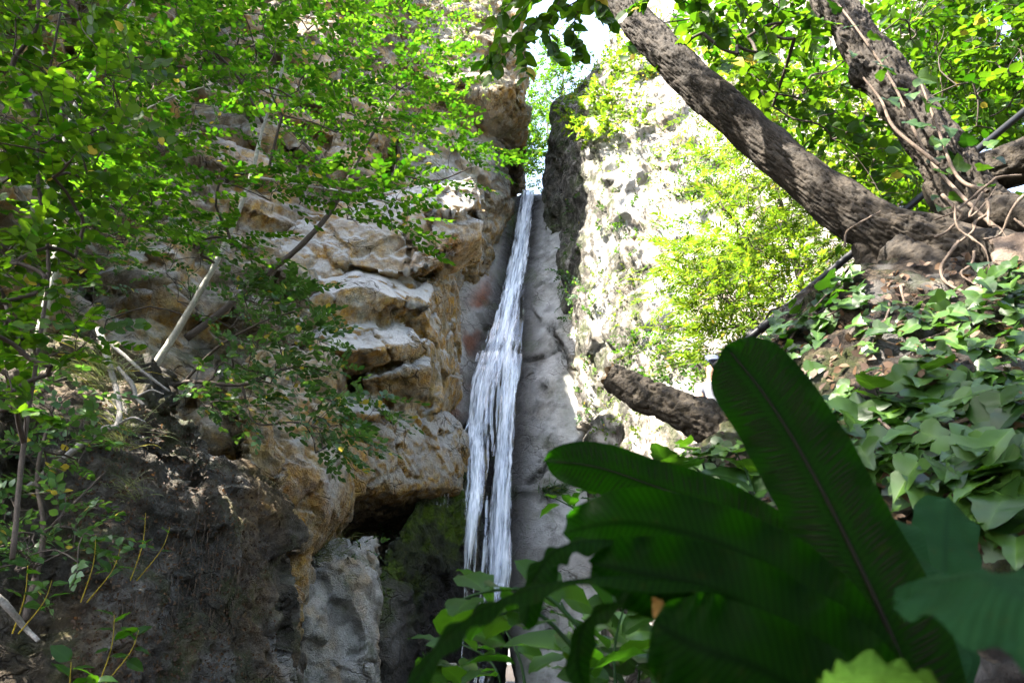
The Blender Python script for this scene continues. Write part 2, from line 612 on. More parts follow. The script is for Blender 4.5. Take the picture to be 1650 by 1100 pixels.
def hit(px, py, names=None):
    """first rock surface met on the sight line of a pixel (used to set plants and water on the rock)"""
    d = W(px, py, 10.0) - CAM
    d /= np.linalg.norm(d)
    best = None
    for nme, t in ROCKS.items():
        if names and nme not in names:
            continue
        r = t.ray_cast(Vector(CAM), Vector(d))
        if r[0] is not None and (best is None or r[3] < best[2]):
            best = (np.array(r[0]), np.array(r[1]), r[3])
    if best is None:
        return None
    p, n, dist = best
    if np.dot(n, d) > 0:
        n = -n
    return p, n, dist


def blob(px, py, cx, cy, rx, ry, soft=1.0):
    return np.exp(-((((px - cx) / rx) ** 2 + ((py - cy) / ry) ** 2) ** 2) * soft)


def sm(x, a, b):
    t = np.clip((x - a) / (b - a), 0, 1)
    return t * t * (3 - 2 * t)


def resample(pts, n):
    P = np.asarray(pts, float)
    if len(P) == 2:
        t = np.linspace(0, 1, n)[:, None]
        return P[0] * (1 - t) + P[1] * t
    Q = np.vstack([2 * P[0] - P[1], P, 2 * P[-1] - P[-2]])
    seg = len(P) - 1
    out = []
    for s in np.linspace(0, seg, n):
        i = min(int(s), seg - 1)
        t = s - i
        a, b, c, d = Q[i], Q[i + 1], Q[i + 2], Q[i + 3]
        out.append(0.5 * (2 * b + (c - a) * t + (2 * a - 5 * b + 4 * c - d) * t * t + (3 * b - a - 3 * c + d) * t ** 3))
    return np.array(out)


def frames(P):
    T = unit(np.gradient(P, axis=0))
    ref = np.array([0, 0, 1.0]) if abs(T[0][2]) < 0.9 else np.array([1.0, 0, 0])
    A = np.empty_like(P)
    a = unit(np.cross(T[0], ref))
    for i in range(len(P)):
        a = unit(a - T[i] * np.dot(a, T[i]))
        A[i] = a
    return T, A, np.cross(T, A)


def tube_arrays(pts, radii, sides=8, n=None, cap=True, resamp=True):
    n = n or max(4, len(pts) * 4)
    P = resample(pts, n) if resamp else np.asarray(pts, float)
    n = len(P)
    r = np.interp(np.linspace(0, 1, n), np.linspace(0, 1, len(radii)), radii)
    T, A, B = frames(P)
    th = np.linspace(0, 2 * np.pi, sides, endpoint=False)
    V = P[:, None, :] + r[:, None, None] * (np.cos(th)[None, :, None] * A[:, None, :] + np.sin(th)[None, :, None] * B[:, None, :])
    i = np.arange(n - 1)[:, None]
    j = np.arange(sides)[None, :]
    k = (j + 1) % sides
    F = np.stack([i * sides + j, i * sides + k, (i + 1) * sides + k, (i + 1) * sides + j], -1).reshape(-1, 4)
    V = V.reshape(-1, 3)
    if cap:
        for end, row in ((0, P[0]), (n - 1, P[-1])):
            c = len(V)
            V = np.vstack([V, row[None]])
            ring = end * sides + np.arange(sides)
            nx = np.roll(ring, -1)
            q = np.stack([ring, nx, np.full(sides, c), np.full(sides, c)], 1)
            # triangles written as degenerate-free quads are avoided: pair neighbours
            q2 = np.stack([ring[0::2], nx[0::2], nx[1::2] if sides % 2 == 0 else nx[0::2], np.full(len(ring[0::2]), c)], 1)
            if sides % 2 == 0:
                F = np.vstack([F, q2 if end else q2[:, ::-1]])
    return V, F, P


class Bag:
    """collects quads from many tubes into one mesh"""

    def __init__(self):
        self.V, self.F, self.n = [], [], 0

    def add(self, V, F):
        self.V.append(V)
        self.F.append(F + self.n)
        self.n += len(V)

    def tube(self, pts, radii, sides=5, n=None, cap=False):
        V, F, _ = tube_arrays(pts, radii, sides, n, cap)
        self.add(V, F)

    def mesh(self, name):
        me = mesh_np(name, np.vstack(self.V), np.vstack(self.F))
        set_attr(me, 'ridge', np.zeros(self.n))
        return me


def bark_tube(name, pts, radii, mat, parent, sides=48, n=160, rough=0.12, groove=26, seed=0, lumps=()):
    """a trunk with furrowed bark in real relief"""
    V, F, P = tube_arrays(pts, radii, sides, n, True)
    nn = n * sides
    core = np.repeat(P, sides, axis=0)
    r = V[:nn] - core
    rad = np.linalg.norm(r, axis=1, keepdims=True)
    Nn = r / np.maximum(rad, 1e-6)
    L = np.repeat(np.concatenate([[0], np.cumsum(np.linalg.norm(np.diff(P, axis=0), axis=1))]), sides)
    th = np.tile(np.arange(sides) / sides * 2 * np.pi, n)
    R0 = float(np.mean(radii))
    C = np.stack([np.cos(th) * groove / 6.28 * 0.5, np.sin(th) * groove / 6.28 * 0.5, L / R0 * 0.9], 1)
    C = C + 0.5 * np.stack([perlin(C * 0.7, seed + 3), perlin(C * 0.7, seed + 4), 0 * L], 1)
    g = 1 - np.abs(fbm(C, 1.0, 3, seed)) * 2.2
    g = np.clip(g, -0.5, 1)
    lump = fbm(core / R0 * 0.35 + Nn * 0.5, 1.0, 3, seed + 9)
    d = rad[:, 0] * (-rough * np.clip(g, 0, 1) ** 2 + 0.16 * lump)
    for (t, ang, size, hgt) in lumps:
        dl = (L / L.max() - t) * L.max()
        da = (np.angle(np.exp(1j * (th - ang)))) * rad[:, 0]
        d = d + hgt * np.exp(-(dl ** 2 + da ** 2) / size ** 2)
    V[:nn] += Nn * d[:, None]
    me = mesh_np(name, V, F)
    rd = np.zeros(len(V))
    rd[:nn] = np.clip(g, 0, 1) ** 3
    set_attr(me, 'ridge', rd)
    return link(name, me, mat, parent)


# ---- leaves
def leaf_template(kind):
    if kind == 'oval':      # x across, y along, z up
        V = [(0, 0, 0), (-.28, .28, .05), (-.30, .58, .04), (0, 1, -.07), (.30, .58, .04), (.28, .28, .05), (0, .45, 0)]
        F = [(0, 6, 2, 1), (6, 3, 3, 2), (6, 4, 3, 3), (0, 5, 4, 6)]
        F = [(0, 6, 2, 1), (0, 5, 4, 6), (6, 4, 3, 2)]
    elif kind == 'narrow':
        V = [(0, 0, 0), (-.16, .35, .03), (0, 1, -.08), (.16, .35, .03)]
        F = [(0, 3, 2, 1)]
    elif kind == 'round':
        V = [(0, 0, 0), (-.30, .10, .05), (-.42, .42, .06), (-.26, .78, .0), (0, 1.02, -.10), (.26, .78, .0), (.42, .42, .06), (.30, .10, .05), (0, .40, -.01), (0, .72, -.03)]
        F = [(0, 8, 2, 1), (0, 7, 6, 8), (8, 9, 3, 2), (8, 6, 5, 9), (9, 5, 4, 3)]
    V = np.array(V, float)
    V[:, 1] -= 0.0
    return V, np.array(F)


def leaves_mesh(name, P, D, Nn, S, tmpl, tone=None):
    T, TF = leaf_template(tmpl)
    D = unit(D)
    X = unit(np.cross(D, Nn))
    Z = np.cross(X, D)
    n = len(P)
    S = np.asarray(S)[:, None, None]
    cup = RNG.uniform(0.3, 2.2, n)[:, None, None]
    V = P[:, None, :] + S * (T[None, :, 0:1] * X[:, None] + T[None, :, 1:2] * D[:, None] + T[None, :, 2:3] * cup * Z[:, None])
    k = len(T)
    F = (TF[None] + (np.arange(n) * k)[:, None, None]).reshape(-1, 4)
    me = mesh_np(name, V.reshape(-1, 3), F, smooth=False)
    if tone is None:
        tone = RNG.random(n)
    set_attr(me, 'leaf_tone', np.repeat(tone, k))
    return me


def sprays(O, D, Nn, L, n=12, size=0.08, jit=0.35, droop=0.25):
    """flat alternate-leaved twigs: returns leaf positions, directions, normals, sizes and the twig end points"""
    m = len(O)
    D = unit(D)
    Nn = unit(Nn - D * (Nn * D).sum(1, keepdims=True))
    S = np.cross(D, Nn)
    t = np.linspace(0.12, 1.0, n)[None, :, None]
    side = np.where(np.arange(n) % 2 == 0, 1.0, -1.0)[None, :, None]
    Lx = np.asarray(L)[:, None, None]
    P = O[:, None] + Lx * (t * D[:, None] - droop * t * t * np.array([0, 0, 1.0]))
    ang = np.radians(52) * (1 - 0.6 * t ** 3)
    LD = np.cos(ang) * D[:, None] + side * np.sin(ang) * S[:, None] + RNG.normal(0, jit * 0.5, (m, n, 3))
    LD[..., 2] -= 0.15
    LN = Nn[:, None] + RNG.normal(0, jit, (m, n, 3))
    sz = size * RNG.uniform(0.65, 1.15, (m, n)) * (1.0 - 0.25 * np.abs(t[..., 0] - 0.55))
    end = O + Lx[:, 0] * (D - droop * np.array([0, 0, 1.0]))
    mid = O + Lx[:, 0] * (0.5 * D - droop * 0.25 * np.array([0, 0, 1.0]))
    return P.reshape(-1, 3), LD.reshape(-1, 3), LN.reshape(-1, 3), sz.ravel(), mid, end


def in_poly(poly, n):
    poly = np.array(poly, float)
    lo, hi = poly.min(0), poly.max(0)
    out = []
    while len(out) < n:
        p = lo + RNG.random((n * 3, 2)) * (hi - lo)
        x, y = p[:, 0], p[:, 1]
        ins = np.zeros(len(p), bool)
        j = len(poly) - 1
        for i in range(len(poly)):
            xi, yi = poly[i]
            xj, yj = poly[j]
            c = ((yi > y) != (yj > y)) & (x < (xj - xi) * (y - yi) / (yj - yi + 1e-12) + xi)
            ins ^= c
            j = i
        out.extend(p[ins])
    return np.array(out[:n])


def connect(nodes, targets, order_from):
    """attach each target to the nearest node already on the skeleton -> parent links"""
    nodes = [np.asarray(x, float) for x in nodes]
    base = len(nodes)
    par = [-1] * base
    idx = np.argsort(np.linalg.norm(targets - order_from, axis=1))
    arr = np.array(nodes + [np.zeros(3)] * len(targets))
    k = base
    where = {}
    for i in idx:
        d = np.linalg.norm(arr[:k] - targets[i], axis=1)
        d = d + 0.15 * np.maximum(0, arr[:k, 2] - targets[i][2])
        p = int(np.argmin(d))
        arr[k] = targets[i]
        par.append(p)
        where[i] = k
        k += 1
    cnt = np.ones(k)
    for c in range(k - 1, base - 1, -1):
        cnt[par[c]] += cnt[c] if par[c] >= base else 0
    return arr[:k], par, cnt, base


def tree(name, label, cat, stems, regions, leaf_mat, wood, twig_mat=None, size=0.08, tmpl='oval', nleaf=12, length=(0.35, 0.6),
         out_dir=None, tilt=0.35, group=None, jit=0.35, droop=0.25, twig_r=0.003, up=(0, 0, 1.0), stem_bark=False, in_view=True):
    """stems: list of (points, radii); regions: list of (pixel polygon, Ymin, Ymax, sprays)"""
    base = np.asarray(stems[0][0][0], float)
    root = thing(name, base, label, cat, group)
    nodes = []
    for i, (pts, rad) in enumerate(stems):
        nm = 'trunk' if i == 0 else 'branch'
        if stem_bark:
            bark_tube(nm, pts, rad, wood, root, 20, 60, 0.10, 14, seed=i + len(name))
        else:
            b = Bag()
            b.tube(pts, rad, 8, max(10, 6 * len(pts)), cap=True)
            me = b.mesh(nm)
            V, Nn = get_vn(me)
            R0 = float(np.mean(rad))
            V += Nn * (R0 * 0.25 * fbm(V, 0.25 / R0, 3, 5 + i))[:, None]
            set_v(me, V)
            link(nm, me, wood if i == 0 or rad[0] > 0.02 else (twig_mat or wood), root)
        nodes += list(resample(pts, 14)[2:])
    O = []
    for reg in regions:
        if reg[0] != 'ball':
            poly, y0, y1, n = reg
            q = in_poly(poly, n)
            Y = RNG.uniform(y0, y1, n)
            O += [W(a, b_, y) for (a, b_), y in zip(q, Y)]
        else:               # ('ball', centre, radii, n)
            _, c, r, n = reg
            d = unit(RNG.normal(size=(n, 3))) * (RNG.random((n, 1)) ** 0.4)
            O += list(np.asarray(c) + d * np.asarray(r))
    O = np.array(O)
    arr, par, cnt, nb = connect(nodes, O, base)
    tw = Bag()
    par_of = {}
    for c in range(nb, len(arr)):
        a, b_ = arr[par[c]], arr[c]
        dl = np.linalg.norm(b_ - a)
        midp = 0.5 * (a + b_) + RNG.normal(0, 0.07, 3) * dl + np.array([0, 0, 0.06 * dl])
        r1 = twig_r * (0.55 + 0.36 * math.sqrt(cnt[c]))
        r0 = r1 * 1.15 if par[c] >= nb else r1 * 1.4
        tw.tube([a, midp, b_], [r0, r1], 4, 5)
    A = arr[nb:]
    Pp = np.array([arr[par[c]] for c in range(nb, len(arr))])
    D = unit(A - Pp) * 0.8 + unit(A - base) * 0.35 + RNG.normal(0, 0.45, A.shape)
    if out_dir is not None:
        D = D + np.asarray(out_dir)
    D[:, 2] *= 0.45
    Nn = np.asarray(up)[None] + RNG.normal(0, tilt, A.shape)
    Ls = RNG.uniform(*length, len(A))
    P, LD, LN, S, mid, end = sprays(A, D, Nn, Ls, nleaf, size, jit, droop)
    for a, m_, e in zip(A, mid, end):
        tw.tube([a, m_, e], [twig_r * 0.6, twig_r * 0.35], 3, 4)
    tag(link('twigs', tw.mesh('twigs'), twig_mat or wood, root), kind='stuff')
    link('crown', leaves_mesh('crown', P, LD, LN, S, tmpl), leaf_mat, root)
    return root


# ------------------------------------------------------------------ ground and cliffs
gp = np.array([[x, y, 0.0] for y in np.linspace(-150, 300, 60) for x in np.linspace(-220, 220, 60)])
gp[:, 2] = 0.25 * fbm(gp, 0.15, 3, 2) - 0.15
gf = np.array([[j * 60 + i, j * 60 + i + 1, (j + 1) * 60 + i + 1, (j + 1) * 60 + i] for j in range(59) for i in range(59)])
gme = mesh_np('ground', gp, gf)
set_attr(gme, 'stain', np.zeros((len(gp), 3)))
set_attr(gme, 'stain2', np.zeros((len(gp), 3)))
tag(link('ground', gme, M['soil']), kind='structure')


def n01(V, f, s=0, lo=-0.3, hi=0.4):
    return sm(fbm(V, f, 4, s), lo, hi)


# --- left cliff: high wall behind the trees
def mk_left_wall(V, Nn, px, py, st, st2):
    n = n01(V, 0.5, 3)
    st[:, 0] = 0.75 + 0.4 * n * sm(-Nn[:, 2], -0.45, 0.35)
    st2[:, 1] = 0.8 * n01(V, 0.7, 9, -0.15, 0.35)
    st[:, 1] = 0.35 * n01(V, 1.2, 14, 0.15, 0.5) * sm(Nn[:, 2], -0.2, 0.5)
    st2[:, 0] = 0.5 * sm(Nn[:, 2], 0.15, 0.8)  # upward faces paler: dust and painted sky light


left_wall = rock('left_cliff', [
    block([(90, -120, 13), (420, -120, 15), (660, -120, 17.5), (640, 200, 16), (560, 430, 14), (440, 560, 12.5), (100, 600, 10)], (0, 4, 0)),
    block([(-260, -140, 7.5), (160, -140, 12), (150, 620, 9), (60, 900, 7.2), (-260, 620, 5.0)], (-3, 5, 0)),
    [np.array(p, float) for p in ((-17, 3, 0), (-8.6, 5.4, 0), (-8.5, 8.2, 0), (-7.6, 12, 0), (-17, 16, 0), (-17, 3, 18), (-8.6, 5.4, 18), (-8.6, 8.4, 20.5), (-7.6, 12, 20.5), (-17, 16, 22))],  # unseen spur added to keep the sun off ledges and column
    block([(150, 420, 10.4), (330, 380, 11.4), (460, 420, 12.4), (480, 620, 11.8), (330, 760, 9.5), (130, 640, 8.6)], (-0.5, 4, 0)),
    block([(430, 150, 14), (560, 130, 14.6), (600, 300, 14.2), (500, 330, 13.4), (400, 300, 13)], (0, 4, 0)),
], 0.084, M['rock'], [('fbm', 0.22, 0.5), ('facet', 2.0, 0.42), ('strata', 1.3, 0.45, (0.3, -0.1)), ('facet', 0.8, 0.13, (1, 1, 1.4)), ('crack', 1.5, 0.22), ('fbm', 2.4, 0.03), ('facet', 0.25, 0.02)],
    mk_left_wall, 3, seed=2)
tag(left_wall, kind='structure')


def mk_tower_left(V, Nn, px, py, st, st2):
    n = n01(V, 0.7, 3)
    und = sm(-Nn[:, 2], -0.15, 0.4)
    st[:, 0] = np.clip(0.15 + 0.75 * und + 0.5 * blob(px, py, 790, 170, 60, 45), 0, 1)
    st2[:, 0] = 0.75 * blob(px, py, 755, 270, 70, 110) * (0.4 + 0.6 * n)
    st2[:, 1] = 0.7 * blob(px, py, 815, 250, 25, 80) + 0.4 * n01(V, 1.0, 19, 0.1, 0.5)
    st[:, 1] = 0.3 * n01(V, 1.5, 24, 0.1, 0.5)


prt = rock('rock_tower', [
    block([(640, -140, 17.5), (830, -140, 18.6), (838, 60, 17.2), (840, 132, 16.9), (790, 152, 16.6), (700, 130, 16.4), (650, 100, 16.4)], (0, 6, 0)),
    block([(640, 90, 16.8), (770, 140, 18), (806, 200, 18.8), (800, 240, 19), (640, 330, 16.5)], (0, 5, 0)),
    block([(640, 230, 16.6), (800, 215, 18.8), (824, 295, 20.2), (812, 360, 20.4), (780, 440, 19.6), (700, 470, 17), (640, 430, 16)], (0, 5, 0)),
], 0.06, M['rock'], [('fbm', 0.4, 0.2), ('facet', 1.6, 0.2), ('strata', 0.8, 0.16, (-0.25, 0.1)), ('facet', 0.6, 0.07, (1, 1, 1.5)), ('crack', 1.2, 0.13), ('fbm', 3.0, 0.02), ('facet', 0.2, 0.015)],
    mk_tower_left, 3, left_wall, seed=5)
prt['label'] = 'pale high rock tower with a jutting cap beside the sky gap'


# --- overhanging nose and the ledges under it
def mk_nose(V, Nn, px, py, st, st2):
    und = sm(-Nn[:, 2], -0.55, 0.15)
    n = n01(V, 1.1, 33)
    st[:, 0] = np.clip(1.1 * und * (0.55 + 0.6 * n), 0, 1)
    st2[:, 0] = 0.85 * sm(Nn[:, 2], 0.05, 0.55)  # grey top of dust, with the sky's brightness painted in
    st2[:, 1] = 0.75 * blob(px, py, 735, 345, 45, 40) * n01(V, 2.0, 7, -0.2, 0.3)
    st2[:, 2] = 0.25 * blob(px, py, 720, 395, 40, 18) + 0.15 * n01(V, 1.5, 44, 0.1, 0.5) * und


nose_layers = [('fbm', 0.5, 0.06), ('facet', 1.3, 0.10), ('facet', 0.5, 0.04, (1, 1, 1.2)), ('crack', 1.1, 0.13), ('fbm', 3.0, 0.010), ('facet', 0.16, 0.010)]
prt = rock('rock_overhang', [
    block([(500, 350, 12.9), (600, 322, 13.2), (690, 312, 13.5), (760, 284, 14.2), (778, 310, 14.2), (783, 352, 14.0), (776, 384, 13.9), (735, 408, 13.5), (690, 430, 13.2), (640, 440, 13.0), (540, 425, 12.7)], (-0.5, 1.5, 0.35)),
    block([(690, 300, 13.2), (765, 290, 13.9), (776, 322, 13.9), (755, 342, 13.3), (690, 346, 13.0)], (0, 1.2, 0)),
    block([(690, 356, 13.2), (772, 350, 13.6), (777, 382, 13.7), (705, 402, 13.1)], (0, 1.2, 0)),
    block([(380, 430, 12.2), (500, 340, 13.0), (560, 345, 13.2), (570, 440, 13.0), (450, 470, 12.3)], (0, 3, 0)),
    block([(500, 330, 13.2), (700, 300, 14.0), (700, 430, 14.2), (480, 440, 13.2)], (0, 3, 0)),
], 0.042, M['rock'], nose_layers + [('groove', [(652, 350), (660, 395), (655, 445)], 4.0, 0.22), ('groove', [(660, 395), (690, 370), (700, 350)], 3.0, 0.15), ('groove', [(690, 345), (740, 340), (780, 350)], 4.0, 0.2)], mk_nose, 1, left_wall, seed=8)
prt['label'] = 'overhanging ochre nose of rock with a grey top'


def mk_ledge(V, Nn, px, py, st, st2):
    und = sm(-Nn[:, 2], -0.50, 0.10)
    n = n01(V, 1.1, 35)
    st[:, 0] = np.clip(1.15 * und * (0.6 + 0.6 * n), 0, 1)
    st2[:, 0] = 0.9 * sm(Nn[:, 2], 0.0, 0.5)  # ledge tops: grey dust plus sky light painted in
    st2[:, 1] = 0.35 * n01(V, 1.6, 47, 0.1, 0.5)
    st[:, 1] = 0.25 * n01(V, 2.0, 17, 0.1, 0.5) * und


prt = rock('rock_ledge', [
    block([(440, 455, 13.7), (700, 440, 14.5), (712, 640, 14.6), (660, 770, 14.4), (470, 660, 13.4)], (0, 4, 0)),
    # each ledge: a slope facing up, then an overhanging face
    block([(430, 470, 12.9), (500, 440, 13.2), (580, 424, 13.6), (650, 436, 13.9), (700, 452, 14.1), (392, 540, 11.6), (450, 500, 11.8), (520, 468, 12.0), (580, 460, 12.2), (640, 478, 12.6), (692, 492, 13.2), (420, 575, 12.8), (480, 530, 13.1), (570, 500, 13.4), (690, 530, 14.0)], (0, 1, 0)),
    block([(568, 490, 13.0), (640, 520, 13.2), (690, 548, 13.4), (472, 560, 11.9), (520, 530, 12.3), (558, 566, 11.7), (604, 562, 12.0), (490, 596, 13.0), (600, 590, 13.2), (686, 580, 13.8)], (0, 1, 0)),
    block([(600, 588, 13.3), (692, 564, 13.9), (585, 612, 12.7), (640, 600, 12.9), (692, 592, 13.4), (620, 650, 13.6), (692, 640, 14.0)], (0, 1, 0)),
    block([(450, 610, 12.0), (520, 590, 12.8), (560, 600, 12.9), (470, 640, 11.6), (540, 630, 12.2), (500, 680, 12.6), (560, 670, 13.0)], (0, 1, 0)),
    block([(515, 640, 12.9), (600, 626, 13.3), (520, 662, 12.1), (590, 668, 12.6), (640, 662, 13.2), (560, 700, 12.9), (640, 700, 13.5)], (0, 1, 0)),
    block([(690, 445, 13.9), (732, 430, 15.4), (726, 560, 15.8), (738, 600, 16.2), (706, 665, 15.7), (640, 770, 14.2), (620, 690, 13.6), (690, 600, 13.9)], (0.2, 3, 0)),
], 0.042, M['rock'], nose_layers, mk_ledge, 1, left_wall, seed=11)
prt['label'] = 'stacked grey-topped ledges with ochre undersides'


def mk_bulge(V, Nn, px, py, st, st2):
    und = sm(-Nn[:, 2], -0.25, 0.3)
    n = n01(V, 1.0, 39)
    st[:, 0] = np.clip(1.0 * und + 0.8 * blob(px, py, 560, 710, 90, 70) * n + 0.15, 0, 1)
    st2[:, 0] = 0.65 * blob(px, py, 690, 690, 70, 60) * (1 - und)
    st2[:, 1] = 0.95 * sm(py, 785, 825) + 0.25 * n01(V, 1.6, 47, 0.1, 0.5)  # hollow below the bulge painted black for its deep shade


prt = rock('rock_bulge', [
    block([(600, 690, 13.2), (655, 660, 14.0), (712, 648, 15.2), (750, 700, 16.0), (748, 745, 16.0), (735, 785, 15.6), (660, 778, 13.9), (600, 782, 13.0), (548, 800, 12.2), (520, 760, 11.6), (545, 690, 12.2)], (0.3, 3.5, -0.1)),
    block([(500, 780, 14.6), (640, 760, 16.6), (760, 770, 18.0), (740, 900, 18.0), (560, 930, 15.6)], (0, 2, 0)),
], 0.045, M['rock'], nose_layers, mk_bulge, 3, left_wall, seed=14)
prt['label'] = 'bulging ochre rock above the dark hollow'


def mk_column(V, Nn, px, py, st, st2):
    n = n01(V, 0.9, 51)
    st[:, 0] = np.clip(0.55 + 0.5 * n + 0.4 * blob(px, py, 480, 800, 70, 60), 0, 1)
    st2[:, 2] = 0.35 * blob(px, py, 490, 800, 50, 60) * n01(V, 1.8, 8)
    st2[:, 0] = 0.6 * blob(px, py, 535, 760, 14, 60) + 0.5 * sm(Nn[:, 2], 0.3, 0.8)  # tops paler from dust, sky light painted in as well
    st2[:, 1] = 0.5 * n01(V, 1.1, 27, 0.0, 0.4) * sm(-px, -470, -400)


prt = rock('rock_column', [
    block([(360, 620, 9.4), (440, 560, 10.2), (528, 560, 10.8), (536, 640, 10.4), (528, 690, 10.0), (400, 760, 8.9)], (0.3, 3.5, 0)),
    block([(395, 700, 9.0), (528, 660, 10.2), (545, 730, 10.1), (543, 775, 10.0), (520, 835, 9.9), (478, 893, 9.6), (452, 880, 9.2), (400, 790, 8.7)], (0.3, 3.0, 0)),
    block([(448, 880, 9.6), (508, 870, 10.3), (500, 930, 10.4), (478, 1000, 10.0), (462, 1130, 9.6), (446, 1130, 9.4)], (0, 2, 0)),
    block([(390, 640, 8.8), (440, 650, 9.2), (430, 800, 8.9), (395, 780, 8.5)], (0, 2, 0)),
], 0.036, M['rock'], [('fbm', 0.6, 0.15), ('facet', 1.0, 0.13, (1, 1, 0.6)), ('facet', 0.4, 0.045, (1, 1, 0.7)), ('crack', 0.8, 0.09), ('fbm', 3.5, 0.03), ('ridge', 7.0, 0.025)],
    mk_column, 4, left_wall, seed=17)
prt['label'] = 'orange rounded rock column above the pale boulder'


# --- wet mossy slope beside the water
def mk_moss(V, Nn, px, py, st, st2):
    n = n01(V, 1.3, 61, -0.25, 0.25)
    # moss band runs from the lip under the bulge down to the boulder
    line = np.abs((px - 690) * 0.62 + (py - 850) * 0.78) / 45.0
    band = np.exp(-line ** 2) * sm(py, 700, 760)
    st[:, 1] = np.clip(1.1 * band * (0.3 + n) + 0.85 * blob(px, py, 735, 800, 22, 90) * n + 0.5 * blob(px, py, 640, 960, 45, 60) * n, 0, 1)
    st[:, 2] = np.clip(0.97 - 0.25 * blob(px, py, 610, 1010, 50, 90), 0, 1)
    st2[:, 0] = 0.6 * blob(px, py, 640, 1020, 40, 40) * n01(V, 3.0, 4, 0.0, 0.3)


prt = rock('mossy_slope', [
    block([(748, 690, 17.4), (768, 800, 16.8), (748, 795, 16.4), (690, 842, 14.9), (620, 893, 13.6), (606, 1000, 13.2), (640, 1330, 13.0), (770, 1330, 15.6)], (0.5, 4, 0)),
    block([(600, 930, 12.6), (650, 950, 13.2), (690, 1050, 13.4), (690, 1330, 13.2), (600, 1330, 12.2)], (0.2, 2, 0)),
], 0.05, M['rock'], [('fbm', 0.5, 0.16), ('facet', 0.9, 0.16, (1, 1, 0.7)), ('facet', 0.35, 0.065), ('facet', 0.15, 0.02), ('fbm', 3.0, 0.04), ('ridge', 6.0, 0.03)],
    mk_moss, 3, left_wall, seed=20)
prt['label'] = 'black wet slope with green moss beside the water'


# --- the gorge head behind the water
HEAD_JOINTS = [[(885, 530), (905, 560), (930, 610), (958, 680), (990, 730)], [(850, 775), (880, 752), (910, 735), (950, 698)], [(905, 560), (870, 575), (845, 580)]]


def mk_head(V, Nn, px, py, st, st2):
    n = n01(V, 0.9, 71)
    # the water line: wet black strip with rust on its left
    xs = np.interp(py, [300, 400, 500, 600, 700, 850, 1000, 1100], [854, 838, 820, 808, 799, 790, 777, 769])
    wd = np.interp(py, [300, 450, 560, 700, 900, 1100], [26, 38, 54, 66, 74, 80])
    d = (px - xs) / wd
    st[:, 2] = np.clip(np.exp(-(d / 1.05) ** 4) * 0.97 + 0.9 * sm(-px, -770, -735) * sm(py, 640, 760), 0, 1)
    st2[:, 2] = 0.9 * np.exp(-((d + 1.1) / 0.5) ** 2) * n01(V, 0.7, 15, -0.5, 0.1) * sm(py, 420, 480)
    st2[:, 0] = np.clip(0.5 + 0.5 * n, 0, 1) * sm(px, 690, 740) * (1 - 0.55 * sm(-px, -860, -800) * sm(py, 380, 500) * 0)
    jt = np.minimum(np.minimum(poly_dist(px, py, HEAD_JOINTS[0]), poly_dist(px, py, HEAD_JOINTS[1])), poly_dist(px, py, HEAD_JOINTS[2]))
    st2[:, 1] = 0.55 * np.exp(-((d - 1.35) / 0.35) ** 2) * n01(V, 1.6, 6, -0.3, 0.3) + 0.35 * n01(V, 2.2, 16, 0.15, 0.5) + 0.7 * np.exp(-(jt / 5.0) ** 2)
    st[:, 0] = 0.22 * n01(V, 1.1, 72, -0.1, 0.4) + 0.35 * blob(px, py, 880, 760, 30, 120) * n + 0.45 * blob(px, py, 700, 560, 45, 100)
    st[:, 1] = 0.75 * blob(px, py, 822, 345, 10, 35) + 0.2 * n01(V, 1.4, 77, 0.2, 0.5)


head = rock('gorge_head', [
    block([(690, 400, 18.0), (790, 330, 21.3), (822, 318, 22.2), (840, 314, 22.5), (815, 420, 21.1), (790, 560, 19.6), (760, 680, 18.0), (700, 700, 16.9)], (0.2, 6, 0)),
    block([(838, 312, 22.5), (868, 312, 22.5), (900, 330, 21.6), (975, 330, 20.0), (985, 720, 18.0), (985, 1330, 16.2), (860, 1330, 16.2), (822, 1000, 16.9), (816, 800, 18.0), (812, 600, 19.5), (822, 440, 21.2)], (0.3, 6, 0)),
    block([(820, 318, 22.6), (872, 318, 22.6), (830, 600, 20.1), (800, 800, 18.4), (790, 1000, 17.2), (780, 1330, 16.8), (690, 1330, 16.8), (720, 800, 18.2), (770, 600, 19.6)], (0.3, 6, 0)),
    block([(868, 310, 22.2), (905, 320, 21.6), (900, 420, 20.9), (872, 400, 21.4)], (0, 3, 0)),
    block([(880, 640, 18.6), (950, 560, 19.3), (975, 700, 18.5), (900, 760, 18.0)], (0, 3, 0)),
    block([(870, 720, 17.8), (950, 690, 18.3), (985, 1330, 16.2), (880, 1330, 16.0)], (0, 3, 0)),
], 0.068, M['rock'], [('fbm', 0.35, 0.14), ('facet', 1.9, 0.10, (1, 1, 0.6)), ('groove', HEAD_JOINTS[0], 4.0, 0.30), ('groove', HEAD_JOINTS[1], 4.0, 0.22), ('groove', HEAD_JOINTS[2], 3.0, 0.16), ('facet', 0.5, 0.035, (1, 1, 0.7)), ('fbm', 2.5, 0.02), ('facet', 0.2, 0.014)],
    mk_head, 3, seed=23)
tag(head, kind='structure')


# --- right cliff in the sun
def mk_right(V, Nn, px, py, st, st2):
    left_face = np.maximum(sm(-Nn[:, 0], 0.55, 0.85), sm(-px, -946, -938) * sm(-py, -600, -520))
    st2[:, 1] = np.clip(0.95 * left_face, 0, 1)  # left face: dark mossy rock, with its shade painted in too
    st2[:, 0] = 0.5 * (1 - left_face) * n01(V, 0.6, 83)
    st[:, 0] = 0.30 * n01(V, 0.8, 85, -0.1, 0.4) * (1 - left_face)
    st[:, 1] = 0.35 * left_face * n01(V, 1.4, 87, 0.0, 0.4) + 0.25 * n01(V, 1.0, 88, 0.2, 0.5)


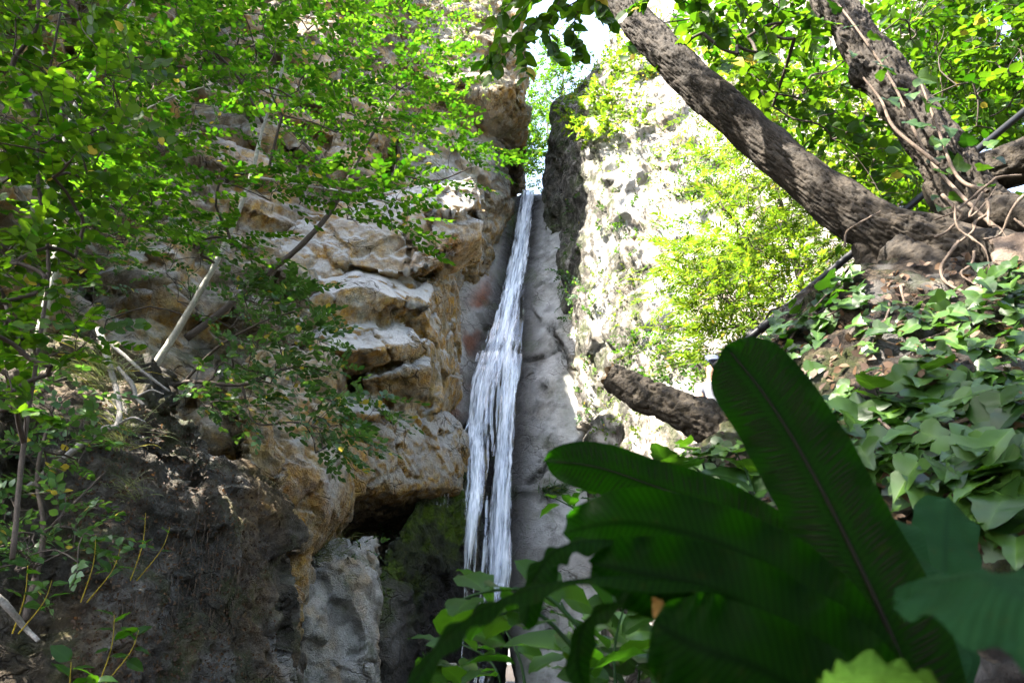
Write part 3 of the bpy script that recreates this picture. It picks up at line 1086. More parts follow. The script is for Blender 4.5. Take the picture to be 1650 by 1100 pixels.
right_cliff = rock('right_cliff', [
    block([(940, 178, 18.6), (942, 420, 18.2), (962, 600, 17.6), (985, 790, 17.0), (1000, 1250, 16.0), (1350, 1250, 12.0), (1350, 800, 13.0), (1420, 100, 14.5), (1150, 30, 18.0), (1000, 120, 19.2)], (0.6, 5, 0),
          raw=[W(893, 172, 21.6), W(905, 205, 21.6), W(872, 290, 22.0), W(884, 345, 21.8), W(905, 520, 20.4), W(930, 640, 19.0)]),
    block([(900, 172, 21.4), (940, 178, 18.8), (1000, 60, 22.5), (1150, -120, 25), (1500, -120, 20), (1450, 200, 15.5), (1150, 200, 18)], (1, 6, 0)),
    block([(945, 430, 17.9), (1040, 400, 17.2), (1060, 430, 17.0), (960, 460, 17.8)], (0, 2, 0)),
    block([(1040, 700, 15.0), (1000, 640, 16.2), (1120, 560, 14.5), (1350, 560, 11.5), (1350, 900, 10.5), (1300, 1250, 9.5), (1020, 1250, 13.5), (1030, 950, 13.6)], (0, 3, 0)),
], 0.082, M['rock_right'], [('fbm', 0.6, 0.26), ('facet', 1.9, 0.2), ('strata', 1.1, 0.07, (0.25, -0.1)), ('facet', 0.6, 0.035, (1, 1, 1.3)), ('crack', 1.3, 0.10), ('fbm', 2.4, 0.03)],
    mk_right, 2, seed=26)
tag(right_cliff, kind='structure')


# --- near outcrop at the bottom on the left, boulder, pool stones
def mk_out(V, Nn, px, py, st, st2):
    st[:, 0] = 0.55 * blob(px, py, 440, 780, 45, 70) + 0.2 * n01(V, 1.0, 91)
    st2[:, 1] = 0.8 * n01(V, 0.9, 93, -0.1, 0.4) + 0.5 * sm(-px, -160, -40)
    st2[:, 0] = 0.35 * n01(V, 1.6, 95, 0.05, 0.4) * sm(px, 120, 220)
    st[:, 1] = 0.3 * n01(V, 2.0, 97, 0.1, 0.4)


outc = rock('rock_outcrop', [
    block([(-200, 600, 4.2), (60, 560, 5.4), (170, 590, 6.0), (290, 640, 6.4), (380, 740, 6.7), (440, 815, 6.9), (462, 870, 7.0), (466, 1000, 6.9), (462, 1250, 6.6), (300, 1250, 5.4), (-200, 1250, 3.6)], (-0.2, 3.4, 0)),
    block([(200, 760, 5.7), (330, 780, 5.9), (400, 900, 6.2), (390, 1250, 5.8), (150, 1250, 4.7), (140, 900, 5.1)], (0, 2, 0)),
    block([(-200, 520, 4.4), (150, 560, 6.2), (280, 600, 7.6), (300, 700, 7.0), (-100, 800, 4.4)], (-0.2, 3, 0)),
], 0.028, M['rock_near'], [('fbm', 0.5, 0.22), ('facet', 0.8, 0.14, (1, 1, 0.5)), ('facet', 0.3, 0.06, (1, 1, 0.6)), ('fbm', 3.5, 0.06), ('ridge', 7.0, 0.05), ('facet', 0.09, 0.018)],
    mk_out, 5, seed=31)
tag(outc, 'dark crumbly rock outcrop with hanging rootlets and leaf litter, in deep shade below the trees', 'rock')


def mk_boulder(V, Nn, px, py, st, st2):
    st2[:, 0] = 0.15 + 0.5 * n01(V, 1.2, 3)
    st[:, 0] = 0.5 * n01(V, 1.5, 5, -0.1, 0.4)
    st2[:, 1] = 0.55 * n01(V, 2.4, 6, 0.05, 0.45)
    st[:, 1] = 0.35 * n01(V, 2.0, 8, 0.15, 0.5)


bo = rock('boulder', [
    block([(478, 938, 10.6), (500, 925, 10.9), (560, 908, 11.4), (604, 922, 11.8), (608, 960, 11.7), (596, 1060, 11.4), (592, 1200, 11.1), (452, 1200, 10.0), (462, 1010, 10.2)], (0, 2.5, -0.3)),
], 0.032, M['rock'], [('fbm', 0.6, 0.14), ('facet', 1.0, 0.13), ('facet', 0.35, 0.03), ('crack', 0.8, 0.08), ('fbm', 4, 0.012), ('facet', 0.13, 0.01)], mk_boulder, 3, seed=35)
tag(bo, 'pale grey angular boulder standing below the orange rock column', 'boulder')

bo = rock('rock_ledge', [
    block([(498, 905, 11.4), (545, 878, 12.4), (600, 868, 12.9), (612, 905, 12.8), (560, 925, 12.0)], (0.2, 2, -0.6)),
], 0.04, M['rock'], [('fbm', 0.8, 0.1), ('facet', 0.6, 0.12), ('facet', 0.25, 0.05), ('fbm', 4, 0.03)], mk_boulder, 2, seed=37)
tag(bo, 'small broken ledge with grass above the pale boulder, at the mouth of the hollow', 'rock')

bo = rock('rock', [
    block([(690, 1082, 12.6), (735, 1068, 12.8), (752, 1085, 12.8), (750, 1140, 12.4), (685, 1140, 12.2)], (0, 0.8, -0.2)),
], 0.03, M['rock'], [('fbm', 1.5, 0.06), ('facet', 0.3, 0.06), ('fbm', 6, 0.02)], mk_boulder, 2, seed=38)
tag(bo, 'small pale rock at the foot of the waterfall', 'rock')


# --- upper valley beyond the lip, and the wooded slope on the right
up = rock('hill', [
    [np.array(p, float) for p in ((-14, 23.5, 10), (14, 24, 10), (-14, 23.6, 17.4), (14, 24, 17.4), (-30, 60, 34), (30, 60, 34), (-30, 60, 5), (30, 60, 5))],
], 0.8, M['soil'], [('fbm', 0.2, 0.8)], None, 2, seed=40)
tag(up, kind='structure')


def mk_slope(V, Nn, px, py, st, st2):
    st[:, 1] = 0.5 * n01(V, 0.8, 99)


slope = rock('wooded_slope', [
    [np.array(p, float) for p in ((3.6, 3.4, -1), (3.6, 3.4, 2.6), (5.2, 5.5, 4.5), (9.5, 9.0, 11.5), (14, 9, 17), (22, 6, 22), (22, -8, 22), (9, -6, 9), (4.4, -3, 2.0), (4.4, -3, -1), (22, -8, -1), (22, 9, -1), (6.5, 8.0, -1), (7.5, 9.0, 5))],
], 0.25, M['soil'], [('fbm', 0.3, 0.5), ('facet', 1.0, 0.15), ('fbm', 2, 0.08)], mk_slope, 2, seed=41)
tag(slope, kind='structure')


def mk_bank(V, Nn, px, py, st, st2):
    st[:, 1] = 0.3 * n01(V, 2.0, 99, 0.0, 0.4)
    st2[:, 0] = 0.15 * n01(V, 5.0, 98, 0.1, 0.4)


bank = rock('bank', [
    block([(1085, 830, 2.7), (1120, 700, 3.1), (1190, 580, 3.4), (1280, 490, 3.4), (1400, 440, 3.1), (1540, 410, 2.8), (1800, 330, 2.7), (1900, 700, 1.7), (1850, 1050, 1.15), (1400, 1150, 1.25), (1100, 1150, 1.7)], (0.5, 1.6, -0.6)),
    block([(1400, 470, 3.1), (1560, 440, 2.9), (1800, 360, 2.7), (1800, 560, 2.2), (1500, 620, 2.5)], (0.2, 0.8, -0.5)),
    [np.array(p, float) for p in ((0.5, 1.0, 0.2), (3.6, 0.4, 0.2), (3.6, 4.4, 0.2), (0.6, 4.2, 0.2), (0.55, 1.2, 0.9), (3.6, 0.5, 2.2), (3.6, 4.2, 2.4), (0.8, 4.0, 1.8))],
], 0.026, M['soil'], [('fbm', 1.2, 0.10), ('facet', 0.35, 0.05), ('fbm', 6, 0.03), ('facet', 0.07, 0.014)], mk_bank, 3, seed=43)
tag(bank, kind='structure')


# ------------------------------------------------------------------ the waterfall
def water_material():
    m, nt, out = new_mat('falling_water')
    fu = N(nt, 'ShaderNodeAttribute', attribute_name='flow_u').outputs['Fac']
    fv = N(nt, 'ShaderNodeAttribute', attribute_name='flow_v').outputs['Fac']
    ed = N(nt, 'ShaderNodeAttribute', attribute_name='flow_body').outputs['Fac']
    cx = N(nt, 'ShaderNodeCombineXYZ')
    nt.links.new(fu, cx.inputs[0])
    nt.links.new(fv, cx.inputs[1])

    def streak(su, sv, lo, hi, det=5):
        mp = N(nt, 'ShaderNodeMapping')
        mp.inputs['Scale'].default_value = (su, sv, 1)
        nt.links.new(cx.outputs[0], mp.inputs[0])
        n = N(nt, 'ShaderNodeTexNoise')
        n.inputs['Scale'].default_value = 1.0
        n.inputs['Detail'].default_value = det
        n.inputs['Roughness'].default_value = 0.65
        nt.links.new(mp.outputs[0], n.inputs['Vector'])
        r = N(nt, 'ShaderNodeMapRange')
        r.inputs['From Min'].default_value = lo
        r.inputs['From Max'].default_value = hi
        nt.links.new(n.outputs['Fac'], r.inputs['Value'])
        return r.outputs[0]
    s1 = streak(7, 0.35, 0.32, 0.62, 4)
    s2 = streak(19, 1.5, 0.36, 0.62, 4)
    mixn = N(nt, 'ShaderNodeMath', operation='MULTIPLY_ADD')
    nt.links.new(s1, mixn.inputs[0])
    mixn.inputs[1].default_value = 0.6
    half = math_node(nt, 'MULTIPLY', s2, 0.4)
    nt.links.new(half, mixn.inputs[2])
    a = N(nt, 'ShaderNodeMath', operation='ADD')
    nt.links.new(mixn.outputs[0], a.inputs[0])
    nt.links.new(ed, a.inputs[1])
    al = N(nt, 'ShaderNodeMapRange')
    al.inputs['From Min'].default_value = 0.50
    al.inputs['From Max'].default_value = 1.28
    nt.links.new(a.outputs[0], al.inputs['Value'])
    b = N(nt, 'ShaderNodeBsdfPrincipled')
    col = mixc(nt, mixn.outputs[0], (0.46, 0.57, 0.73), (0.95, 0.97, 1.0))
    nt.links.new(col, b.inputs['Base Color'])
    b.inputs['Roughness'].default_value = 0.25
    b.inputs['Subsurface Weight'].default_value = 0.0
    bp = N(nt, 'ShaderNodeBump')
    bp.inputs['Strength'].default_value = 0.7
    bp.inputs['Distance'].default_value = 0.05
    nt.links.new(mixn.outputs[0], bp.inputs['Height'])
    nt.links.new(bp.outputs[0], b.inputs['Normal'])
    tl = N(nt, 'ShaderNodeBsdfTranslucent')
    tl.inputs[0].default_value = (0.80, 0.87, 0.95, 1)
    mx0 = N(nt, 'ShaderNodeMixShader')
    mx0.inputs[0].default_value = 0.25
    nt.links.new(b.outputs[0], mx0.inputs[1])
    nt.links.new(tl.outputs[0], mx0.inputs[2])
    tr = N(nt, 'ShaderNodeBsdfTransparent')
    gl = N(nt, 'ShaderNodeBsdfGlossy')
    gl.inputs['Roughness'].default_value = 0.12
    thin = N(nt, 'ShaderNodeMixShader')
    thin.inputs[0].default_value = 0.10
    nt.links.new(tr.outputs[0], thin.inputs[1])
    nt.links.new(gl.outputs[0], thin.inputs[2])
    mx = N(nt, 'ShaderNodeMixShader')
    nt.links.new(al.outputs[0], mx.inputs[0])
    nt.links.new(thin.outputs[0], mx.inputs[1])
    nt.links.new(mx0.outputs[0], mx.inputs[2])
    nt.links.new(mx.outputs[0], out.inputs[0])
    return m


M['water'] = water_material()
WROCK = ['gorge_head', 'mossy_slope']


def water_path(pts, n):
    """pts: (px, py, half width px) -> points on the rock face, half widths in metres"""
    A = np.array(pts, float)
    t = np.linspace(0, 1, n)
    s = np.linspace(0, 1, len(A))
    R = resample(np.column_stack([A[:, 0], A[:, 1], A[:, 2]]), n)
    Y = []
    for x, y, w in R:
        h = [hit(x + k * w, y, WROCK) for k in (-0.7, 0, 0.7)]
        h = [q[0][1] for q in h if q is not None]
        Y.append(min(h) if h else np.nan)
    Y = np.array(Y)
    ok = ~np.isnan(Y)
    Y = np.interp(t, t[ok], Y[ok])
    Y = np.minimum.accumulate(Y)          # water never runs back into the rock
    k = 9
    Yp = np.pad(Y, k, mode='edge')
    Y = np.array([Yp[i:i + 2 * k + 1].mean() for i in range(n)])
    P = np.array([W(x, y, yy) for (x, y, w), yy in zip(R, Y)])
    depth = (P[:, 1] * CP + (P[:, 2] - CAM[2]) * SP)
    return P, R[:, 2] * depth / F_PX


wf = thing('waterfall', W(770, 1090, 16.0), 'tall narrow waterfall sliding down the rock face and parting into two white streams', 'waterfall')


def stream(pts, body, lift=0.10, n=260, m=36, seed=0):
    P, hw = water_path(pts, n)
    u = np.linspace(-1, 1, m)
    T = unit(np.gradient(P, axis=0))
    X = np.tile([1.0, 0, 0], (n, 1))
    X = unit(X - T * (X * T).sum(1, keepdims=True))
    Z = np.cross(T, X)
    Z *= np.sign(-Z[:, 1:2])
    L = np.concatenate([[0], np.cumsum(np.linalg.norm(np.diff(P, axis=0), axis=1))])
    UU, LL = np.meshgrid(u, L)
    wob = 1 + 0.12 * perlin(np.stack([L * 0.7, 0 * L, 0 * L + seed], 1), 3) + 0.04 * perlin(np.stack([L * 4.0, 0 * L, 0 * L + seed], 1), 5)
    S = UU * (hw * wob)[:, None]
    edge = 0.018 * perlin(np.stack([LL.ravel() * 3, UU.ravel() * 2, 0 * LL.ravel() + seed], 1), 4).reshape(S.shape)
    hgt = lift * (0.35 + 0.65 * (1 - UU ** 2)) + 0.03 * perlin(np.stack([S.ravel() * 12, LL.ravel() * 0.8, 0 * LL.ravel() + seed], 1), 6).reshape(S.shape)
    V = P[:, None] + (S + edge)[..., None] * X[:, None] + hgt[..., None] * Z[:, None]
    i = np.arange(n - 1)[:, None]
    j = np.arange(m - 1)[None]
    F = np.stack([i * m + j, i * m + j + 1, (i + 1) * m + j + 1, (i + 1) * m + j], -1).reshape(-1, 4)
    me = mesh_np('stream', V.reshape(-1, 3), F)
    set_attr(me, 'flow_u', S.ravel() + seed)
    set_attr(me, 'flow_v', LL.ravel())
    bd = np.interp(np.linspace(0, 1, n), np.linspace(0, 1, len(body)), body)[:, None] + 0.75 * (1 - np.abs(UU) ** 1.7) - 0.55
    fade = np.minimum(1, np.minimum(LL / 0.25 + 0.3, (L[-1] - LL) / min(3.0, 0.4 * L[-1])))
    set_attr(me, 'flow_body', (bd * fade - (1 - fade) * 1.1).ravel())
    return link('stream', me, M['water'], wf)


stream([(853, 306, 11), (850, 318, 11), (846, 345, 12), (838, 400, 15), (829, 450, 18), (820, 500, 24), (811, 545, 31), (804, 590, 35), (799, 640, 32), (796, 690, 24), (794, 740, 12)], [0.45, 0.43, 0.42, 0.38, 0.3, 0.2, 0.1, 0.0, -0.1], 0.12, seed=1)
stream([(806, 540, 20), (789, 580, 24), (776, 625, 23), (770, 680, 20), (767, 740, 21), (764, 800, 17), (759, 850, 12), (753, 910, 8), (749, 980, 6), (745, 1040, 5), (742, 1110, 6)], [0.0, 0.25, 0.30, 0.30, 0.30, 0.3, 0.3, 0.25], 0.11, seed=2)
stream([(815, 530, 14), (820, 580, 15), (820, 630, 13), (815, 690, 15), (811, 750, 15), (807, 820, 17), (804, 880, 21), (801, 930, 24), (792, 980, 24), (780, 1040, 20), (768, 1110, 20)], [0.2, 0.4, 0.45, 0.48, 0.46, 0.44, 0.4, 0.3], 0.13, seed=3)
stream([(785, 800, 4), (783, 850, 4), (778, 910, 5), (772, 970, 5), (768, 1030, 5)], [0.3, 0.4, 0.35], 0.06, 120, 10, seed=4)
stream([(777, 640, 3), (748, 700, 3), (742, 745, 3), (744, 790, 3)], [0.1, 0.3, 0.1], 0.05, 120, 10, seed=5)
for k_, (x_, y_) in enumerate(((697, 778), (703, 780), (709, 782), (714, 784), (720, 786))):
    stream([(x_ + 2, y_, 1.2), (x_ + 2, y_ + 14, 1.0), (x_ + 1, y_ + 34, 0.9)], [0.5, 0.4, 0.2], 0.04, 30, 5, seed=10 + k_)
stream([(772, 760, 5), (768, 850, 6), (764, 930, 6), (761, 1000, 5)], [0.35, 0.4, 0.3], 0.16, 120, 10, seed=6)

# ------------------------------------------------------------------ the forked tree on the right bank
rt = thing('forked_tree', W(1600, 470, 2.9), 'thick forked tree with furrowed brown bark leaning out from the ivy bank', 'tree')
trunkA = [W(1720, 490, 2.75), W(1620, 455, 2.85), W(1520, 418, 2.95), W(1420, 372, 3.05), W(1300, 288, 3.2), W(1150, 160, 3.4), W(1050, 62, 3.55), W(985, -20, 3.7), W(900, -150, 4.0), W(830, -330, 4.4)]
bark_tube('trunk', trunkA, [0.22, 0.22, 0.19, 0.148, 0.128, 0.122, 0.118, 0.113, 0.10, 0.08], M['bark'], rt, 144, 640, 0.14, 80, 1,
          lumps=[(0.30, 0.4, 0.07, 0.06), (0.64, 2.2, 0.06, 0.05), (0.22, 5.5, 0.10, 0.06)])
trunkB = [W(1640, 400, 2.95), W(1570, 325, 3.05), W(1520, 252, 3.15), W(1450, 158, 3.25), W(1390, 72, 3.35), W(1325, -20, 3.5), W(1240, -160, 3.8), W(1150, -330, 4.2)]
bark_tube('trunk', trunkB, [0.18, 0.155, 0.142, 0.138, 0.132, 0.122, 0.10, 0.08], M['bark'], rt, 128, 480, 0.20, 60, 5,
          lumps=[(0.25, 1.0, 0.09, 0.05), (0.45, 3.0, 0.08, 0.05)])
trunkC = [W(1500, 320, 3.25), W(1570, 290, 3.15), W(1650, 262, 3.0), W(1760, 215, 2.8), W(1900, 120, 2.6)]
bark_tube('branch', trunkC, [0.10, 0.12, 0.125, 0.13, 0.12], M['log'], rt, 64, 200, 0.14, 26, 9)
# root flare and bare roots below the fork
for i, (pts, rad) in enumerate([
        ([W(1440, 405, 2.95), W(1500, 440, 2.85), W(1560, 500, 2.75), W(1600, 560, 2.7)], [0.10, 0.11, 0.09, 0.05]),
        ([W(1530, 390, 2.9), W(1600, 400, 2.7), W(1670, 430, 2.55), W(1740, 500, 2.45)], [0.09, 0.10, 0.09, 0.06]),
        ([W(1395, 395, 3.1), W(1400, 440, 3.1), W(1380, 490, 3.1), W(1370, 520, 3.1)], [0.07, 0.06, 0.05, 0.03]),
        ([W(1560, 360, 2.95), W(1620, 345, 2.75), W(1690, 360, 2.6)], [0.10, 0.09, 0.07])]):
    bark_tube('root', pts, rad, M['bark'], rt, 40, 90, 0.14, 18, 20 + i)
roots_px = [
    [(1650, 283, 2.6), (1610, 285, 2.6), (1590, 300, 2.62), (1565, 325, 2.64), (1535, 340, 2.66), (1505, 352, 2.7)],
    [(1585, 305, 2.6), (1575, 330, 2.6), (1568, 350, 2.6), (1585, 335, 2.62), (1600, 300, 2.62)],
    [(1590, 318, 2.6), (1592, 340, 2.58), (1575, 358, 2.6), (1560, 372, 2.62), (1545, 395, 2.62)],
    [(1536, 335, 2.62), (1541, 365, 2.6), (1560, 390, 2.58), (1580, 408, 2.56), (1600, 440, 2.52)],
    [(1545, 385, 2.58), (1528, 410, 2.58), (1522, 432, 2.58), (1530, 460, 2.56), (1560, 490, 2.5), (1590, 520, 2.45)],
    [(1562, 410, 2.56), (1555, 428, 2.56), (1558, 448, 2.54), (1575, 470, 2.52)],
    [(1595, 330, 2.56), (1598, 360, 2.55), (1612, 372, 2.54), (1640, 420, 2.5)],
    [(1655, 320, 2.5), (1630, 345, 2.52), (1615, 372, 2.54), (1585, 395, 2.55)],
    [(1620, 352, 2.5), (1660, 378, 2.45), (1700, 400, 2.4)],
    [(1520, 310, 2.7), (1530, 335, 2.68), (1545, 350, 2.66), (1528, 372, 2.66), (1500, 380, 2.68)],
    [(1362, 395, 2.9), (1366, 375, 2.88), (1385, 362, 2.86), (1420, 340, 2.86)],
    [(1455, 470, 2.55), (1462, 500, 2.5), (1466, 520, 2.5)],
    [(1565, 480, 2.5), (1600, 470, 2.45), (1650, 455, 2.4)],
]
for i, pts in enumerate(roots_px):
    b = Bag()
    rr = random.uniform(0.0045, 0.009)
    q = [W(*p) + RNG.normal(0, 0.012, 3) for p in pts]
    b.tube(q, [rr * 1.2, rr, rr * 0.7], 7, 26, cap=False)
    me = b.mesh('aerial_root')
    V, Nn = get_vn(me)
    set_v(me, V + Nn * (0.004 * fbm(V, 40, 2, i))[:, None])
    link('aerial_root', me, M['root'], rt)

# broken log lying on the bank edge
lg = thing('fallen_log', W(1150, 700, 3.2), 'dark rotting broken log sticking out from the bank behind the big fern frond', 'log')
lpts = [W(985, 606, 3.45), W(1040, 635, 3.4), W(1110, 668, 3.3), W(1200, 712, 3.2), W(1300, 760, 3.1)]
bark_tube('trunk', lpts, [0.075, 0.09, 0.10, 0.12, 0.14], M['log'], lg, 72, 200, 0.22, 22, 31, lumps=[(0.2, 1.0, 0.08, 0.03), (0.5, 4.0, 0.1, 0.05)])
T0 = unit(lpts[0] - lpts[1])
A0 = unit(np.cross(T0, [0, 0, 1]))
B0 = np.cross(T0, A0)
ev = []
for r_ in (0.0, 0.022, 0.045, 0.066):
    for k in range(28):
        a = k / 28 * 2 * math.pi
        jag = 0.03 * math.sin(a * 5 + r_ * 60) * r_ / 0.09 + random.uniform(-0.008, 0.012)
        ev.append(lpts[0] + T0 * (0.012 + jag) + (A0 * math.cos(a) + B0 * math.sin(a)) * r_)
ef = [[r_ * 28 + k, r_ * 28 + (k + 1) % 28, (r_ + 1) * 28 + (k + 1) % 28, (r_ + 1) * 28 + k] for r_ in range(3) for k in range(28)]
link('broken_end', mesh_np('broken_end', np.array(ev), np.array(ef), False), M['cut_wood'], lg)

# black water pipe
M['pipe'] = plain_material('black_plastic_pipe', (0.006, 0.006, 0.007), (0.009, 0.009, 0.010), 0.45, 0.2, 30, 0.05)
pp = thing('water_pipe', W(1190, 560, 4.3), 'straight black plastic pipe slanting up behind the forked trunk', 'pipe')
b = Bag()
b.tube([W(1150, 592, 4.35), W(1400, 386, 4.0), W(1600, 221, 3.75), W(1750, 98, 3.6)], [0.025, 0.025], 20, 60, cap=True)
link('pipe_run', b.mesh('pipe_run'), M['pipe'], pp)
for q in ((1232, 525, 4.23), (1395, 390, 4.0)):
    b = Bag()
    c0 = W(*q)
    dr = unit(W(1600, 221, 3.75) - W(1150, 592, 4.35))
    b.tube([c0 - dr * 0.05, c0, c0 + dr * 0.05], [0.031, 0.031], 20, 6, cap=True)
    link('pipe_joint', b.mesh('pipe_joint'), M['pipe'], pp)

# stones in the bank
for i, (h_, lab) in enumerate([
        (block([(1335, 572, 2.55), (1400, 555, 2.6), (1470, 556, 2.6), (1478, 590, 2.5), (1420, 600, 2.4), (1345, 615, 2.42)], (0.1, 0.3, -0.15)), 'brown flat-topped stone under the dark hollow in the ivy bank'),
        (block([(1402, 600, 2.36), (1445, 590, 2.4), (1450, 612, 2.36), (1405, 640, 2.28)], (0.05, 0.2, -0.1)), 'small reddish stone among ivy below the flat-topped stone'),
        (block([(1345, 668, 2.16), (1385, 652, 2.2), (1388, 680, 2.14), (1350, 690, 2.1)], (0.05, 0.15, -0.1)), 'pinkish chip of stone between ivy leaves beside the large fern frond'),
        (block([(1590, 385, 2.55), (1650, 372, 2.45), (1690, 410, 2.4), (1640, 440, 2.4), (1600, 420, 2.45)], (0.1, 0.3, -0.1)), 'rounded tan stone among the bare roots')]):
    o = rock('stone', [h_], 0.012, M['stone_warm'], [('fbm', 5, 0.015), ('facet', 0.10, 0.012), ('fbm', 20, 0.004)], None, 2, seed=50 + i)
    tag(o, lab, 'stone', 'stones in the bank')

# pale dead branches lying against the near outcrop
for i, (pts, rad, lab) in enumerate([
        ([(40, 790, 4.7), (100, 740, 4.75), (160, 695, 4.8), (188, 685, 4.85), (192, 650, 5.0), (180, 600, 5.2), (160, 530, 5.5)], [0.022, 0.024, 0.026, 0.022, 0.02, 0.024, 0.03], 'bent grey dead branch slanting down across the shaded outcrop'),
        ([(158, 545, 5.4), (185, 560, 5.4), (230, 598, 5.4), (272, 630, 5.4)], [0.016, 0.016, 0.014, 0.010], 'short straight dead stick lying above the grass tuft'),
        ([(-40, 930, 3.6), (10, 975, 3.7), (40, 1010, 3.8), (62, 1032, 3.8)], [0.018, 0.018, 0.014, 0.010], 'thin dead stick in the dark corner below the bent dead branch'),
        ([(190, 592, 5.1), (212, 618, 5.1), (220, 640, 5.1), (232, 652, 5.1)], [0.014, 0.02, 0.016, 0.012], 'knotty short dead twig beside the grass tuft')]):
    q = [W(*p) for p in pts]
    root = thing('dead_branch', q[0], lab, 'branch', 'dead branches on the outcrop')
    bark_tube('stem', q, rad, M['deadwood'], root, 14, 60, 0.08, 8, 60 + i)
    if i in (0, 3):
        b = Bag()
        c0 = q[len(q) // 2]
        b.tube([c0, c0 + np.array([0.12, -0.03, 0.05]), c0 + np.array([0.22, -0.02, 0.02])], [0.012, 0.005], 6, 8)
        link('twig', b.mesh('twig'), M['deadwood'], root)


# ------------------------------------------------------------------ the person sitting behind the log
def skin_mesh(name, pts, edges, radii, sub=2):
    me = bpy.data.meshes.new(name)
    me.from_pydata([tuple(p) for p in pts], edges, [])
    o = bpy.data.objects.new(name, me)
    COL.objects.link(o)
    o.modifiers.new('k', 'SKIN')
    for i, r in enumerate(radii):
        sv = me.skin_vertices[0].data[i]
        sv.radius = (r, r) if np.isscalar(r) else r
        sv.use_root = (i == 0)
    s = o.modifiers.new('s', 'SUBSURF')
    s.levels = s.render_levels = sub
    dg = bpy.context.evaluated_depsgraph_get()
    m2 = bpy.data.meshes.new_from_object(o.evaluated_get(dg))
    bpy.data.objects.remove(o)
    bpy.data.meshes.remove(me)
    m2.name = name
    m2.polygons.foreach_set('use_smooth', np.ones(len(m2.polygons), bool))
    return m2


M['skin'] = plain_material('skin', (0.42, 0.25, 0.17), (0.36, 0.20, 0.13), 0.5, 0.4, 30, 0.05)
M['shirt'] = plain_material('grey_cotton', (0.17, 0.175, 0.20), (0.12, 0.125, 0.15), 0.9, 0.1, 40, 0.3)
M['cap'] = plain_material('blue_grey_cap', (0.07, 0.085, 0.13), (0.05, 0.06, 0.10), 0.85, 0.15, 50, 0.3)
M['shorts'] = plain_material('blue_denim', (0.10, 0.26, 0.55), (0.07, 0.18, 0.42), 0.85, 0.15, 50, 0.3)
M['shoe'] = plain_material('grey_shoe', (0.40, 0.40, 0.44), (0.28, 0.28, 0.31), 0.7, 0.3, 30, 0.2)
hip = W(1156, 690, 8.0)
PX = 8.0 / (CP + 0.1 * SP) / F_PX        # metres per photo pixel here


def bp(dx, dy, dz):
    return hip + np.array([dx, dy, dz])


pts = [bp(0, 0, 0.08), bp(0, -0.02, 0.30), bp(0, -0.05, 0.50), bp(0.0, -0.07, 0.60), bp(0.0, -0.10, 0.70), bp(0, -0.12, 0.80),
       bp(-0.17, -0.06, 0.50), bp(-0.23, -0.16, 0.26), bp(-0.25, -0.36, 0.18), bp(-0.26, -0.44, 0.17),
       bp(0.17, -0.06, 0.50), bp(0.23, -0.16, 0.26), bp(0.18, -0.36, 0.18), bp(0.16, -0.44, 0.17),
       bp(-0.10, -0.02, 0.06), bp(-0.30, -0.38, 0.16), bp(-0.33, -0.40, -0.22), bp(-0.33, -0.52, -0.27),
       bp(0.10, -0.02, 0.06), bp(0.08, -0.44, 0.14), bp(0.08, -0.46, -0.24), bp(0.08, -0.58, -0.29)]
edges = [(0, 1), (1, 2), (2, 3), (3, 4), (4, 5), (2, 6), (6, 7), (7, 8), (8, 9), (2, 10), (10, 11), (11, 12), (12, 13),
         (0, 14), (14, 15), (15, 16), (16, 17), (0, 18), (18, 19), (19, 20), (20, 21)]
rad = [0.15, 0.14, 0.15, 0.06, 0.09, 0.085, 0.07, 0.05, 0.038, 0.04, 0.07, 0.05, 0.038, 0.04, 0.11, 0.07, 0.048, 0.045, 0.11, 0.07, 0.048, 0.045]
man = thing('person', bp(0, 0, -0.3), 'person in grey shirt and cap with blue shorts, sitting behind the broken log, mostly hidden', 'person')
link('body', skin_mesh('body', pts, edges, rad), M['skin'], man)
link('shirt', skin_mesh('shirt', [pts[i] for i in (0, 1, 2)] + [pts[2] * 0.45 + pts[3] * 0.55] + [pts[6], pts[6] * 0.4 + pts[7] * 0.6, pts[10], pts[10] * 0.4 + pts[11] * 0.6],
                        [(0, 1), (1, 2), (2, 3), (2, 4), (4, 5), (2, 6), (6, 7)], [0.175, 0.165, 0.175, 0.085, 0.092, 0.078, 0.092, 0.078]), M['shirt'], man)
link('shorts', skin_mesh('shorts', [pts[0], pts[14], pts[14] * 0.25 + pts[15] * 0.75, pts[18], pts[18] * 0.25 + pts[19] * 0.75],
                         [(0, 1), (1, 2), (0, 3), (3, 4)], [0.18, 0.135, 0.105, 0.135, 0.105]), M['shorts'], man)
link('cap', skin_mesh('cap', [pts[5] + (0, 0.01, 0.03), pts[5] + (0, 0.0, 0.075), pts[5] + (0, -0.10, 0.02), pts[5] + (0, -0.17, 0.0)], [(0, 1), (0, 2), (2, 3)], [0.098, 0.06, (0.07, 0.012), (0.055, 0.008)]), M['cap'], man)
for side in (17, 21):
    k = pts[side]
    link('shoe', skin_mesh('shoe', [k + (0, 0.10, -0.01), k + (0, 0.0, -0.01), k + (0, -0.11, -0.03)], [(0, 1), (1, 2)], [0.055, 0.056, 0.045]), M['shoe'], man)
